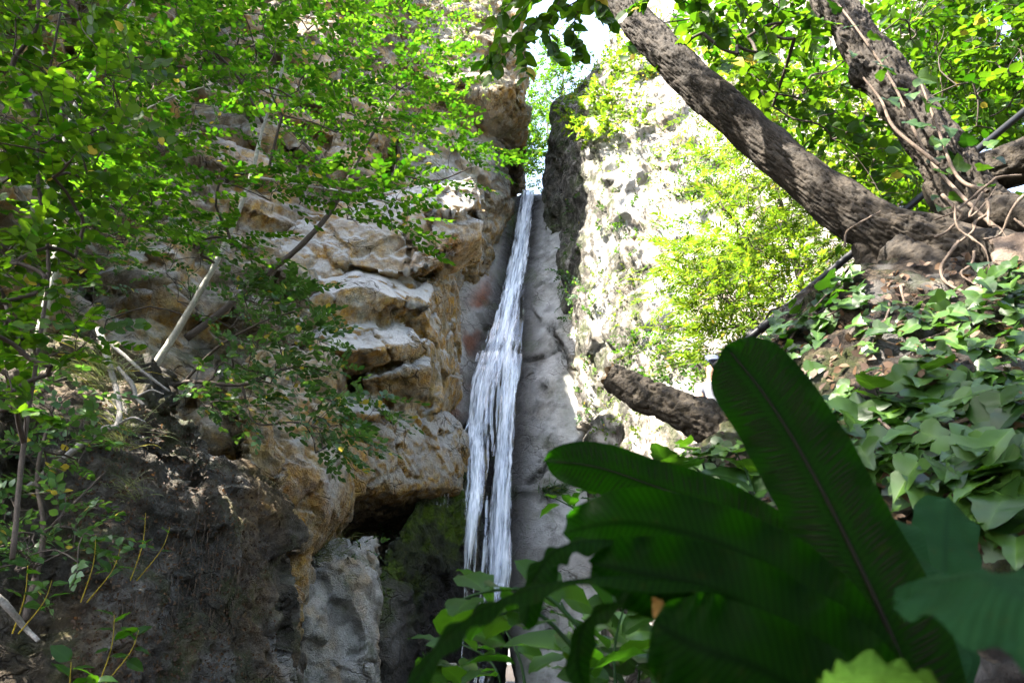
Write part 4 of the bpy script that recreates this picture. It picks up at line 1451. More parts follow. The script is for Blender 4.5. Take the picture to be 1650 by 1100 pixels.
# face: nose, ears, eyes
hd = pts[5]
for nm, off, r_, mt in (('nose', (0, -0.105, -0.045), 0.014, 'skin'), ('ear', (-0.09, 0.0, -0.04), 0.018, 'skin'), ('ear', (0.09, 0.0, -0.04), 0.018, 'skin'),
                        ('eye', (-0.034, -0.088, -0.018), 0.010, 'cap'), ('eye', (0.034, -0.088, -0.018), 0.010, 'cap')):
    c0 = hd + np.array(off)
    link(nm, skin_mesh(nm, [c0, c0 + (0, 0.004, -0.014)], [(0, 1)], [r_, r_]), M[mt], man)
for wx in (9, 13):
    k = pts[wx]
    for f in range(5):
        o_ = (f - 2) * 0.017
        ln = (0.05, 0.075, 0.08, 0.075, 0.06)[f]
        link('finger', skin_mesh('finger', [k + (o_, -0.02, 0), k + (o_ * 1.2, -0.02 - ln * 0.6, 0.0), k + (o_ * 1.2, -0.02 - ln, -0.03)], [(0, 1), (1, 2)], [0.010, 0.009, 0.008], 1), M['skin'], man)


# ------------------------------------------------------------------ hart's-tongue fern and broad-leaved plants close to the camera
def frond_material(name, c, t, trans=0.4):
    m, nt, out = new_mat(name)
    tc = N(nt, 'ShaderNodeTexCoord').outputs['Object']
    n1 = noise_fac(nt, tc, 30, 5, 0.6)
    rib = N(nt, 'ShaderNodeAttribute', attribute_name='vein').outputs['Fac']
    cc = mixc(nt, n1, c, tuple(x * 0.7 for x in c))
    fu = N(nt, 'ShaderNodeAttribute', attribute_name='frond_u').outputs['Fac']
    fv = N(nt, 'ShaderNodeAttribute', attribute_name='frond_v').outputs['Fac']
    ph = N(nt, 'ShaderNodeMath', operation='MULTIPLY_ADD')       # side veins run out and forward from the midrib
    nt.links.new(fu, ph.inputs[0])
    ph.inputs[1].default_value = -0.022
    nt.links.new(fv, ph.inputs[2])
    sn = N(nt, 'ShaderNodeMath', operation='MULTIPLY')
    nt.links.new(ph.outputs[0], sn.inputs[0])
    sn.inputs[1].default_value = 1150.0
    si = N(nt, 'ShaderNodeMath', operation='SINE')
    nt.links.new(sn.outputs[0], si.inputs[0])
    vr = N(nt, 'ShaderNodeMapRange')
    vr.inputs['From Min'].default_value = 0.2
    vr.inputs['From Max'].default_value = 1.0
    nt.links.new(si.outputs[0], vr.inputs['Value'])
    vein = vr.outputs[0]
    n2 = noise_fac(nt, tc, 90, 3, 0.6, 0.60, 0.72)
    cc = mixc(nt, math_node(nt, 'MULTIPLY', vein, 0.3), cc, tuple(x * 1.7 for x in c))
    cc = mixc(nt, math_node(nt, 'MULTIPLY', n2, 0.35), cc, (0.02, 0.018, 0.005))
    cc = mixc(nt, rib, cc, tuple(x * 0.75 for x in c))
    tt = mixc(nt, rib, t, tuple(x * 0.35 for x in t))
    b = N(nt, 'ShaderNodeBsdfPrincipled')
    nt.links.new(cc, b.inputs['Base Color'])
    b.inputs['Roughness'].default_value = 0.55
    b.inputs['Specular IOR Level'].default_value = 0.02
    tt = mixc(nt, math_node(nt, 'MULTIPLY', vein, 0.6), tt, tuple(x * 0.35 for x in t))
    bmp = N(nt, 'ShaderNodeBump')
    bmp.inputs['Strength'].default_value = 0.15
    bmp.inputs['Distance'].default_value = 0.0012
    nt.links.new(si.outputs[0], bmp.inputs['Height'])
    nt.links.new(bmp.outputs[0], b.inputs['Normal'])
    tl = N(nt, 'ShaderNodeBsdfTranslucent')
    nt.links.new(tt, tl.inputs[0])
    mx = N(nt, 'ShaderNodeMixShader')
    mx.inputs[0].default_value = trans
    nt.links.new(b.outputs[0], mx.inputs[1])
    nt.links.new(tl.outputs[0], mx.inputs[2])
    nt.links.new(mx.outputs[0], out.inputs[0])
    return m


M['frond'] = frond_material('frond_green', (0.0016, 0.0075, 0.0006), (0.028, 0.15, 0.002), 0.55)
M['frond_teal'] = frond_material('frond_upper_side', (0.008, 0.028, 0.009), (0.02, 0.08, 0.004), 0.25)
M['frond_lime'] = frond_material('frond_young', (0.045, 0.10, 0.012), (0.08, 0.2, 0.008), 0.45)
M['frond_dead'] = frond_material('frond_withered', (0.28, 0.15, 0.05), (0.30, 0.14, 0.03), 0.35)
M['sori'] = plain_material('brown_spore_lines', (0.003, 0.003, 0.0012), (0.006, 0.005, 0.002), 0.9, 0.1, 200, 0.3)


def frond(parent, name, mid, half, mat, facing=None, sori=False, n=60, m=17, ripple=0.10, fold=0.18, tip=0.10, seed=0, base=0.5, label=None):
    P = resample([W(*p) for p in mid], n)
    T = unit(np.gradient(P, axis=0))
    t = np.linspace(0, 1, n)
    Fc = unit(CAM - P) if facing is None else np.tile(unit(np.array(facing, float)), (n, 1))
    S = unit(np.cross(T, Fc))
    Z = np.cross(S, T)
    w = half * (base + (1 - base) * sm(t, 0, 0.35)) * np.sqrt(np.clip(1 - np.clip((t - 1 + tip) / tip, 0, 1) ** 2.2, 0, 1))
    w = w * (1 + 0.05 * perlin(np.stack([t * 7, 0 * t, 0 * t + seed], 1), 2))
    u = np.linspace(-1, 1, m)
    UU, TT = np.meshgrid(u, t)
    rip = ripple * half * np.sin(TT * 38 + seed + 2.0 * np.sign(UU) + 2 * np.sin(TT * 9 + seed)) * np.abs(UU) ** 2.5
    z = -fold * half * np.abs(UU) + rip + 0.10 * half * perlin(np.stack([TT.ravel() * 5, UU.ravel() * 1.5, 0 * UU.ravel() + seed], 1), 7).reshape(UU.shape)
    V = P[:, None] + (UU * w[:, None])[..., None] * S[:, None] + z[..., None] * Z[:, None]
    i = np.arange(n - 1)[:, None]
    j = np.arange(m - 1)[None]
    F = np.stack([i * m + j, i * m + j + 1, (i + 1) * m + j + 1, (i + 1) * m + j], -1).reshape(-1, 4)
    me = mesh_np(name, V.reshape(-1, 3), F)
    set_attr(me, 'vein', (np.abs(UU) < 0.07).astype(float).ravel())
    set_attr(me, 'frond_u', np.abs(UU).ravel() * half / 0.04)
    Lm = np.concatenate([[0], np.cumsum(np.linalg.norm(np.diff(P, axis=0), axis=1))])
    set_attr(me, 'frond_v', np.repeat(Lm, m))
    o = link(name, me, mat, parent)
    if label:
        o['label'] = label
    # raised midrib
    b = Bag()
    b.tube(list(P[::4] + Z[::4] * 0.0012), [half * 0.055, half * 0.02], 6, 40)
    link('midrib', b.mesh('midrib'), M['sori'], o) if sori else None
    if sori:
        sv, sf, c = [], [], 0
        for k in range(6, n - 5):
            for sg in (-1, 1):
                if random.random() < 0.08:
                    continue
                u0, u1 = sg * random.uniform(0.16, 0.24), sg * random.uniform(0.66, 0.86)
                pts_ = []
                for f in np.linspace(0, 1, 5):
                    uu = u0 + (u1 - u0) * f
                    tt = t[k] + 0.022 * f
                    r_ = tt * (n - 1)
                    i0 = min(int(r_), n - 2)
                    fr = r_ - i0
                    cf = (uu + 1) / 2 * (m - 1)
                    j0 = min(int(cf), m - 2)
                    cr = cf - j0
                    p = (V[i0, j0] * (1 - fr) * (1 - cr) + V[i0 + 1, j0] * fr * (1 - cr) + V[i0, j0 + 1] * (1 - fr) * cr + V[i0 + 1, j0 + 1] * fr * cr)
                    hwid = half * 0.018 * (1 - 0.6 * abs(2 * f - 1) ** 2)
                    pts_.append((p + Z[i0] * 0.0009 - T[i0] * hwid, p + Z[i0] * 0.0016, p + Z[i0] * 0.0009 + T[i0] * hwid))
                for q in pts_:
                    sv.extend(q)
                for f in range(4):
                    for e in (0, 1):
                        sf.append([c + f * 3 + e, c + f * 3 + e + 1, c + f * 3 + 4 + e, c + f * 3 + 3 + e])
                c += 15
        so = link('sori', mesh_np('sori', np.array(sv), np.array(sf)), M['sori'], o)
        so['label'] = 'dark spore lines in rows on the frond underside'
    return o


fern = thing('hart_tongue_fern', W(1430, 1280, 0.5), 'large dark strap-leaved fern with ribbed fronds rising before the camera', 'fern')
frond(fern, 'frond', [(1500, 1240, .50), (1450, 1060, .52), (1375, 890, .545), (1300, 745, .565), (1235, 640, .585), (1168, 556, .60)], 0.039, M['frond'], None, True, 96, 19, 0.12, 0.10, 0.14, 1, 0.8, 'tallest upright frond with spore lines and blunt folded tip')
frond(fern, 'frond', [(1450, 1120, .60), (1300, 920, .63), (1180, 830, .66), (1060, 785, .69), (960, 752, .71), (876, 742, .73)], 0.027, M['frond'], None, True, 60, 15, 0.2, 0.15, 0.26, 2)
frond(fern, 'frond', [(1480, 1240, .47), (1380, 1040, .49), (1250, 920, .51), (1120, 862, .53), (1000, 842, .55), (905, 858, .57)], 0.028, M['frond'], None, False, 60, 15, 0.34, 0.10, 0.34, 3)
frond(fern, 'frond', [(1520, 1260, .45), (1400, 1100, .46), (1270, 1010, .47), (1150, 950, .485), (1040, 925, .50), (950, 905, .52)], 0.029, M['frond'], None, False, 60, 15, 0.30, 0.15, 0.34, 4)
frond(fern, 'frond', [(1480, 1280, .44), (1360, 1160, .45), (1230, 1080, .45), (1120, 1040, .46), (1050, 1000, .47)], 0.033, M['frond'], None, False, 60, 15, 0.16, 0.15, 0.3, 5)
frond(fern, 'frond', [(1380, 1050, .50), (1200, 960, .49), (1020, 930, .48), (890, 938, .47), (790, 972, .46), (710, 1030, .455), (648, 1130, .45)], 0.013, M['frond'], (0.1, -0.3, 1), False, 60, 9, 0.2, 0.3, 0.4, 6)
frond(fern, 'frond', [(1330, 1000, .55), (1150, 910, .54), (1000, 870, .53), (905, 880, .52), (862, 930, .515), (845, 1010, .51)], 0.015, M['frond'], (-0.2, -0.5, 1), False, 60, 9, 0.2, 0.3, 0.4, 7)
frond(fern, 'frond', [(1300, 1080, .52), (1180, 1000, .52), (1060, 955, .52), (960, 985, .52), (930, 1050, .52), (945, 1120, .52)], 0.012, M['frond'], (-0.2, -0.4, 1), False, 50, 9, 0.2, 0.3, 0.4, 8)
frond(fern, 'frond', [(1500, 1240, .62), (1492, 1060, .66), (1462, 920, .72), (1425, 840, .76), (1385, 788, .80)], 0.042, M['frond_teal'], (0.2, -0.75, 0.8), False, 50, 15, 0.16, 0.2, 0.25, 9)
frond(fern, 'frond', [(1500, 1240, .66), (1512, 1040, .74), (1522, 920, .80), (1528, 800, .86)], 0.036, M['frond_teal'], (0.1, -0.8, 0.6), False, 50, 15, 0.14, 0.15, 0.10, 10)
frond(fern, 'frond', [(1440, 945, .40), (1500, 930, .375), (1590, 935, .34), (1710, 985, .31), (1880, 1080, .29)], 0.034, M['frond_teal'], (-0.2, -0.7, 0.9), False, 50, 15, 0.12, 0.25, 0.3, 11, 0.3, 'broad blurred frond nearest the lens, at the lower corner')
frond(fern, 'frond', [(1330, 1105, .36), (1400, 1085, .36), (1480, 1095, .36), (1600, 1160, .36)], 0.016, M['frond_lime'], (0, -0.6, 0.8), False, 40, 11, 0.2, 0.2, 0.3, 12)
frond(fern, 'withered_frond', [(1078, 900, .50), (1072, 930, .50), (1068, 970, .50), (1066, 1008, .50)], 0.0075, M['frond_dead'], None, False, 24, 7, 0.3, 0.3, 0.4, 13, 0.6, 'withered brown frond tip hanging among the dark fronds')
frond(fern, 'withered_frond', [(992, 790, .60), (990, 815, .60), (986, 850, .60)], 0.004, M['frond_lime'], None, False, 20, 5, 0.2, 0.3, 0.4, 14, 0.8)


# --- single-leaf templates for leaves that are objects of their own
def flat_leaf(name, outline, rows=3, cup=0.12, fold=0.12, wave=0.03, seed=0, vein=True):
    """outline: half outline (x>=0, y) from base to tip; mirrored; fan rows to the midrib give it body"""
    out = np.array(outline, float)
    k = len(out)
    mid = np.column_stack([np.zeros(k), np.linspace(out[0, 1], out[-1, 1], k)])
    mid[:, 1] = np.maximum.accumulate(0.5 * mid[:, 1] + 0.5 * np.clip(out[:, 1], 0, 1))
    mid[0, 1], mid[-1, 1] = 0, out[-1, 1]
    V, F = [], []
    nr = rows
    cols = []
    for sgn in (-1, 1):
        grid = []
        for r_ in range(nr + 1):
            f = r_ / nr
            row = []
            for i in range(k):
                x = sgn * (out[i, 0] * f)
                y = mid[i, 1] * (1 - f) + out[i, 1] * f
                z = fold * abs(x) - cup * (y - 0.4) ** 2 + wave * math.sin(y * 14 + sgn * 2 + seed) * f
                row.append(len(V))
                V.append((x, y, z))
            grid.append(row)
        for r_ in range(nr):
            for i in range(k - 1):
                q = [grid[r_][i], grid[r_][i + 1], grid[r_ + 1][i + 1], grid[r_ + 1][i]]
                F.append(q if sgn > 0 else q[::-1])
    me = mesh_np(name, np.array(V), np.array(F))
    set_attr(me, 'leaf_tone', np.full(len(V), random.random()))
    vn = np.array([1.0 if abs(v[0]) < 0.015 else 0.0 for v in V])
    set_attr(me, 'vein', vn)
    return me


IVY_A = [(0.0, 0.0), (0.16, -0.10), (0.36, -0.06), (0.46, 0.10), (0.40, 0.26), (0.30, 0.36), (0.30, 0.50), (0.20, 0.70), (0.09, 0.88), (0.0, 1.0)]
IVY_B = [(0.0, 0.0), (0.18, -0.12), (0.34, -0.14), (0.54, 0.02), (0.60, 0.18), (0.42, 0.30), (0.26, 0.42), (0.24, 0.60), (0.12, 0.82), (0.0, 0.96)]
OVATE = [(0.0, 0.0), (0.10, 0.02), (0.25, 0.12), (0.34, 0.30), (0.33, 0.48), (0.25, 0.68), (0.13, 0.87), (0.0, 1.0)]
HAZEL = [(0.0, 0.0), (0.14, -0.02), (0.31, 0.10), (0.40, 0.30), (0.42, 0.50), (0.36, 0.68), (0.22, 0.84), (0.10, 0.93), (0.0, 1.05)]


def object_leaf_material(src, name):
    m = M[src].copy()
    m.name = name
    nt = m.node_tree
    for n_ in list(nt.nodes):
        if n_.bl_idname == 'ShaderNodeAttribute' and n_.attribute_name == 'leaf_tone':
            oi = nt.nodes.new('ShaderNodeObjectInfo')
            for l in list(nt.links):
                if l.from_node == n_:
                    nt.links.new(oi.outputs['Random'], l.to_socket)
    return m


M['ivy_single'] = object_leaf_material('leaf_ivy', 'ivy_leaf_single')
M['hazel_single'] = object_leaf_material('leaf_hazel', 'hazel_leaf_single')
M['broad_single'] = object_leaf_material('leaf_broad', 'broad_leaf_single')
LEAF = {'ivy': [flat_leaf('ivy_leaf_mesh', o_, 2, random.uniform(0.1, 0.4), random.uniform(0.1, 0.4), 0.04, i) for i, o_ in enumerate((IVY_A, IVY_B, IVY_A, IVY_B, IVY_A))],
        'hazel': [flat_leaf('hazel_leaf_mesh', HAZEL, 2, random.uniform(0.0, 0.4), random.uniform(0.1, 0.4), 0.03, i) for i in range(4)],
        'ovate': [flat_leaf('ovate_leaf_mesh', OVATE, 3, random.uniform(0.1, 0.5), random.uniform(0.1, 0.4), 0.03, i) for i in range(4)]}
for k_, mt in (('ivy', 'ivy_single'), ('hazel', 'hazel_single'), ('ovate', 'broad_single')):
    for me in LEAF[k_]:
        me.materials.append(M[mt])


def put_leaf(kind, parent, p, d, nrm, size, width=1.0):
    me = random.choice(LEAF[kind])
    o = bpy.data.objects.new('leaf', me)
    COL.objects.link(o)
    d = unit(np.asarray(d, float))
    x = unit(np.cross(d, nrm))
    z = np.cross(x, d)
    Mx = Matrix(((x[0] * size * width, d[0] * size, z[0] * size, p[0]), (x[1] * size * width, d[1] * size, z[1] * size, p[1]), (x[2] * size * width, d[2] * size, z[2] * size, p[2]), (0, 0, 0, 1)))
    o.parent = parent
    o.matrix_parent_inverse = Matrix.Translation(-Vector(parent.location))
    o.matrix_basis = Mx
    return o


# --- ivy on the bank: every leaf its own part
def ivy(label, poly, n, size=(0.055, 0.09), on=('bank',), lift=(0.01, 0.07), group='ivy on the bank', up=0.7, stems=2):
    q = in_poly(poly, n)
    pts_ = []
    for a, b_ in q:
        h = hit(a, b_, on)
        if h is not None:
            pts_.append((h[0], h[1]))
    if not pts_:
        return
    root = thing('ivy', pts_[0][0], label, 'ivy', group)
    P_ = np.array([p for p, _ in pts_])
    for p, nr in pts_:
        toc = unit(CAM - p)
        nrm = unit(nr * 0.7 + np.array([0, 0, up]) + toc * 0.35 + RNG.normal(0, 0.38, 3))
        d = unit(np.array([RNG.normal(-0.3, 0.7), RNG.normal(-0.4, 0.5), RNG.normal(-0.5, 0.4)]))
        d = unit(d - nrm * np.dot(d, nrm) * 0.9)
        s = random.uniform(*size)
        pl = p + nr * random.uniform(*lift)
        put_leaf('ivy', root, pl, d, nrm, s, random.uniform(0.9, 1.25))
        if random.random() < 0.45:
            b = Bag()
            b.tube([p - nr * 0.01, (p + pl) / 2 + RNG.normal(0, 0.008, 3), pl], [0.0016, 0.0012], 4, 5)
            link('petiole', b.mesh('petiole'), M['leaf_ivy'], root)
    for s_ in range(stems):
        k = RNG.choice(len(P_), size=min(5, len(P_)), replace=False)
        k = k[np.argsort(P_[k][:, 0])]
        b = Bag()
        b.tube([P_[i] + pts_[i][1] * 0.015 for i in k], [0.005, 0.0035], 6, 40)
        link('stem', b.mesh('stem'), M['root'], root)


ivy('ivy with large pale leaves in full sun just above the tall fern frond', [(1330, 640), (1500, 600), (1500, 760), (1370, 780), (1300, 700)], 97, (0.041, 0.128))
ivy('ivy spreading over leaf litter towards the picture edge, below the bare roots', [(1480, 560), (1660, 540), (1660, 700), (1490, 710)], 97, (0.038, 0.114))
ivy('ivy in shade at the picture edge just above the blurred frond', [(1470, 720), (1660, 700), (1660, 860), (1560, 850), (1480, 800)], 84, (0.038, 0.121))
ivy('ivy clinging around the dark hollow under the root flare', [(1380, 480), (1540, 470), (1560, 560), (1480, 580), (1360, 560)], 58, (0.031, 0.101))
ivy('ivy hanging on the shaded edge of the bank beside the black pipe', [(1200, 560), (1300, 480), (1390, 420), (1400, 480), (1340, 560), (1260, 680), (1210, 640)], 97, (0.038, 0.121))
ivy('ivy among bare roots at the picture edge beside the tan stone', [(1560, 430), (1660, 440), (1660, 540), (1570, 540)], 44, (0.034, 0.108))
ivy('low ivy under the broken log, left of the tall frond', [(1080, 720), (1140, 690), (1210, 720), (1215, 830), (1130, 840), (1070, 800)], 71, (0.034, 0.114))

# ivy climbing the second trunk
tv = thing('ivy', W(1510, 300, 3.0), 'ivy with a few scattered leaves climbing the upper trunk of the forked tree', 'ivy')
for (a, b_) in [(1360, 45), (1375, 85), (1420, 95), (1425, 120), (1455, 145), (1470, 150), (1430, 160), (1500, 165), (1510, 175), (1495, 180), (1462, 195), (1475, 205), (1490, 200), (1440, 120),
                (1505, 235), (1515, 225), (1520, 280), (1535, 260), (1560, 235), (1590, 235), (1605, 255), (1575, 270), (1545, 275), (1500, 262), (1530, 315), (1512, 315), (1520, 335), (1640, 318), (1590, 300), (1350, 20), (1400, 60), (1480, 125), (1530, 205)]:
    p = W(a, b_, random.uniform(2.85, 2.98) - (0.03 if a > 1500 else 0) + (0.12 if b_ < 100 else 0))
    nrm = unit(np.array([0.1, -0.55, 0.7]) + RNG.normal(0, 0.35, 3))
    put_leaf('ivy', tv, p, unit(np.array([RNG.normal(0, 0.8), -0.3, RNG.normal(-0.3, 0.5)])), nrm, random.uniform(0.07, 0.11))
for pts_ in ([(1660, 430, 2.6), (1560, 330, 2.82), (1500, 230, 2.92), (1440, 130, 3.0), (1370, 40, 3.1), (1320, -40, 3.25)], [(1600, 300, 2.72), (1540, 270, 2.84), (1500, 190, 2.93), (1480, 130, 3.02)], [(1510, 262, 2.88), (1440, 210, 2.95), (1420, 160, 3.0), (1390, 130, 3.05)]):
    b = Bag()
    b.tube([W(*p) + RNG.normal(0, 0.02, 3) for p in pts_], [0.011, 0.006], 7, 50)
    link('stem', b.mesh('stem'), M['root'], tv)

# leaf litter on the bank and the outcrop
def litter(name, poly, n, on, size, label, kind_mat='leaf_dead'):
    P_, D_, N_ = [], [], []
    for a, b_ in in_poly(poly, n):
        h = hit(a, b_, on)
        if h is None:
            continue
        P_.append(h[0] + h[1] * random.uniform(0.005, 0.024))
        nn = unit(h[1] + RNG.normal(0, 0.35, 3))
        d = RNG.normal(0, 1, 3)
        D_.append(unit(d - nn * np.dot(d, nn)))
        N_.append(nn)
    P_ = np.array(P_)
    me = leaves_mesh(name, P_, np.array(D_), np.array(N_), RNG.uniform(*size, len(P_)), 'oval')
    return tag(link(name, me, M[kind_mat]), label, 'leaf litter', kind='stuff')


litter('leaf_litter', [(1130, 700), (1230, 560), (1400, 440), (1660, 400), (1660, 900), (1250, 900)], 900, ['bank'], (0.02, 0.05), 'fallen brown leaves between the ivy on the bank')
litter('leaf_litter', [(150, 640), (300, 660), (430, 830), (450, 1100), (120, 1100), (110, 800)], 2600, ['rock_outcrop'], (0.012, 0.035), 'small dead leaves caught on the shaded outcrop')

# rootlets hanging down the outcrop
def rootlets(label, poly, n, on, ln, mat, r=0.0025):
    b = Bag()
    first = None
    for a, b_ in in_poly(poly, n):
        h = hit(a, b_, on)
        if h is None:
            continue
        p = h[0] + h[1] * 0.01
        first = p if first is None else first
        l_ = random.uniform(*ln)
        q = [p]
        for k in range(4):
            q.append(q[-1] + np.array([RNG.normal(0, 0.16), RNG.normal(-0.05, 0.1), -0.85]) * l_ / 4)
        b.tube(q, [r * 1.3, r * 0.5], 3, 9)
    return tag(link('rootlets', b.mesh('rootlets'), M[mat]), label, 'roots', kind='stuff')


rootlets('fine dry rootlets hanging down the shaded outcrop', [(180, 640), (330, 660), (430, 800), (440, 1000), (200, 1000), (160, 800)], 230, ['rock_outcrop'], (0.12, 0.5), 'root')
rootlets('tangle of dry stalks hanging over the slope below the sunlit cliff', [(985, 690), (1060, 660), (1080, 760), (990, 790)], 220, ['right_cliff'], (0.2, 0.7), 'root', 0.006)


# --- broad-leaved plants under the fern
def broad_plant(label, stems_, leaf_size, n_each, kind='ovate', mat='leaf_broad', group='leafy plants in the undergrowth', face=0.3, spread=0.09):
    root = thing('leafy_plant', W(*stems_[0][0]), label, 'plant', group)
    for pts_ in stems_:
        q = resample([W(*p) for p in pts_], 20)
        b = Bag()
        b.tube(list(q[::3]), [0.004, 0.0018], 6, 24)
        link('stem', b.mesh('stem'), M[mat], root)
        for k in range(n_each):
            i = int(6 + (k + 0.5) / n_each * 13.9)
            i = min(i, 19)
            t_ = unit(q[min(i + 1, 19)] - q[i - 1])
            sd = unit(np.cross(t_, [0, 0, 1.0])) * (1 if k % 2 else -1)
            d = unit(sd + t_ * 0.5 + RNG.normal(0, 0.35, 3) + np.array([0, 0, -0.2]))
            nrm = unit(np.array([0, 0, 1.0]) + face * unit(CAM - q[i]) + RNG.normal(0, 0.3, 3))
            put_leaf(kind, root, q[i] + d * 0.01, d, nrm, leaf_size * random.uniform(0.7, 1.2))
    return root


broad_plant('broad translucent green leaves below the arching fern fronds at the bottom edge', [[(930, 1180, 1.15), (940, 1060, 1.2), (900, 960, 1.25)], [(1000, 1180, 1.3), (990, 1050, 1.35), (1010, 960, 1.4)], [(850, 1190, 1.3), (840, 1070, 1.4), (800, 990, 1.45)]], 0.115, 8)
broad_plant('grey-green leafy plant in the dark right of the fern stalks, bottom edge', [[(1010, 1200, 1.5), (1030, 1080, 1.5), (1020, 1000, 1.55)], [(1080, 1200, 1.4), (1090, 1100, 1.4), (1060, 1020, 1.5)], [(960, 1200, 1.7), (960, 1100, 1.7), (950, 1010, 1.75)]], 0.10, 8, 'ivy')
broad_plant('small bright leaves at the bottom edge near the foot of the waterfall', [[(760, 1200, 1.9), (750, 1110, 1.9), (735, 1065, 1.95)], [(820, 1200, 1.8), (800, 1080, 1.8), (750, 1040, 1.85), (705, 1030, 1.9)], [(700, 1190, 2.0), (700, 1110, 2.0), (690, 1085, 2.0)]], 0.09, 7)
broad_plant('leafy sprig crossing before the waterfall with light green pointed leaves', [[(960, 1040, 1.0), (880, 960, 1.0), (800, 950, 1.0), (730, 970, 1.0)], [(940, 1060, 1.05), (860, 985, 1.05), (770, 1000, 1.05)]], 0.075, 6)
broad_plant('dark leafy plant at the lip of the bank between waterfall slab and fern', [[(1000, 900, 2.2), (940, 830, 2.2), (890, 800, 2.2)], [(1010, 900, 2.3), (960, 800, 2.3), (930, 790, 2.3)]], 0.08, 7)
broad_plant('pointed dark ivy-like leaves standing between the log and the dark fronds', [[(1190, 900, 1.9), (1170, 800, 1.9), (1110, 745, 1.9)], [(1220, 880, 1.8), (1210, 780, 1.8), (1180, 720, 1.85)], [(1130, 860, 2.0), (1100, 780, 2.0), (1070, 740, 2.0)]], 0.11, 7, 'ivy')


# ------------------------------------------------------------------ trees and shrubs
def Wl(*pts_):
    return [W(*p) for p in pts_]


# --- hanging branch of the forked tree at the top: each leaf is its own part
hb = thing('hanging_branch', W(1000, -60, 3.0), 'dark leafy branch hanging into the top of the picture before the white sky', 'branch')
tw_list = [
    [(1010, -60, 2.9), (950, -10, 2.9), (880, 30, 2.9), (830, 70, 2.9), (790, 120, 2.9)],
    [(900, 15, 2.9), (860, 40, 2.85), (845, 80, 2.85), (850, 125, 2.85)],
    [(960, -20, 2.95), (930, 20, 2.95), (925, 60, 2.95), (935, 90, 2.95)],
    [(1010, -60, 2.9), (900, -30, 2.8), (830, 0, 2.8), (790, 40, 2.8)],
    [(1060, -40, 3.0), (1100, 0, 3.0), (1150, 30, 3.0), (1160, 60, 3.0)],
    [(1160, -40, 3.1), (1190, 10, 3.1), (1230, 50, 3.1), (1240, 95, 3.1)],
    [(980, -40, 2.7), (960, 0, 2.7), (985, 40, 2.7)],
    [(940, -40, 2.85), (900, 5, 2.85), (885, 50, 2.85), (900, 95, 2.85)],
    [(880, -40, 2.95), (850, 10, 2.95), (815, 45, 2.95), (800, 85, 2.95), (780, 100, 2.95)],
    [(1080, -60, 3.0), (1050, -10, 3.0), (1010, 20, 3.0)],
    [(1100, -40, 2.9), (1130, 10, 2.9), (1110, 50, 2.9)],
    [(1200, -40, 3.2), (1250, 10, 3.2), (1300, 30, 3.2), (1310, 80, 3.2)],
]
for pts_ in tw_list:
    q = resample(Wl(*pts_), 26)
    b = Bag()
    b.tube(list(q[::3]), [0.006, 0.002], 5, 30)
    link('twig', b.mesh('twig'), M['bark_dark'], hb)
    for k in range(4, 26):
        t_ = unit(q[min(k + 1, 25)] - q[k - 1])
        for _ in range(1):
            sd = unit(np.cross(t_, [0, -0.4, 1.0])) * (1 if k % 2 else -1)
            d = unit(sd * 0.9 + t_ * 0.5 + RNG.normal(0, 0.3, 3) + np.array([0, 0, -0.35]))
            nrm = unit(np.array([0, 0.3, 1.0]) + 0.45 * unit(CAM - q[k]) + RNG.normal(0, 0.35, 3))
            put_leaf('hazel', hb, q[k], d, nrm, random.uniform(0.07, 0.105))

# --- crown of the forked tree
def crown_of(root, nodes, regions, mat, size, tmpl, nleaf, length, tilt=0.4, twig='bark_dark', up=(0, 0, 1.0), jit=0.35):
    O = []
    for reg in regions:
        if reg[0] == 'ball':
            _, c, r, n = reg
            d = unit(RNG.normal(size=(n, 3))) * (RNG.random((n, 1)) ** 0.4)
            O += list(np.asarray(c) + d * np.asarray(r))
        else:
            poly, y0, y1, n = reg
            q = in_poly(poly, n)
            O += [W(a, b_, y) for (a, b_), y in zip(q, RNG.uniform(y0, y1, n))]
    O = np.array(O)
    arr, par, cnt, nb = connect(nodes, O, np.asarray(nodes[0]))
    tw = Bag()
    for c in range(nb, len(arr)):
        a, b_ = arr[par[c]], arr[c]
        dl = np.linalg.norm(b_ - a)
        r1 = 0.002 * (1 + 0.25 * math.sqrt(cnt[c]))
        tw.tube([a, 0.5 * (a + b_) + RNG.normal(0, 0.07, 3) * dl, b_], [r1 * 1.3, r1], 4, 5)
    A = arr[nb:]
    Pp = np.array([arr[par[c]] for c in range(nb, len(arr))])
    D = unit(A - Pp) + RNG.normal(0, 0.5, A.shape)
    D[:, 2] *= 0.5
    Nn = np.asarray(up)[None] + RNG.normal(0, tilt, A.shape)
    P, LD, LN, S, mid, end = sprays(A, D, Nn, RNG.uniform(*length, len(A)), nleaf, size, jit, 0.3)
    for a, m_, e in zip(A, mid, end):
        tw.tube([a, m_, e], [0.003, 0.0015], 3, 4)
    tag(link('twigs', tw.mesh('twigs'), M[twig], root), kind='stuff')
    link('crown', leaves_mesh('crown', P, LD, LN, S, tmpl), M[mat], root)


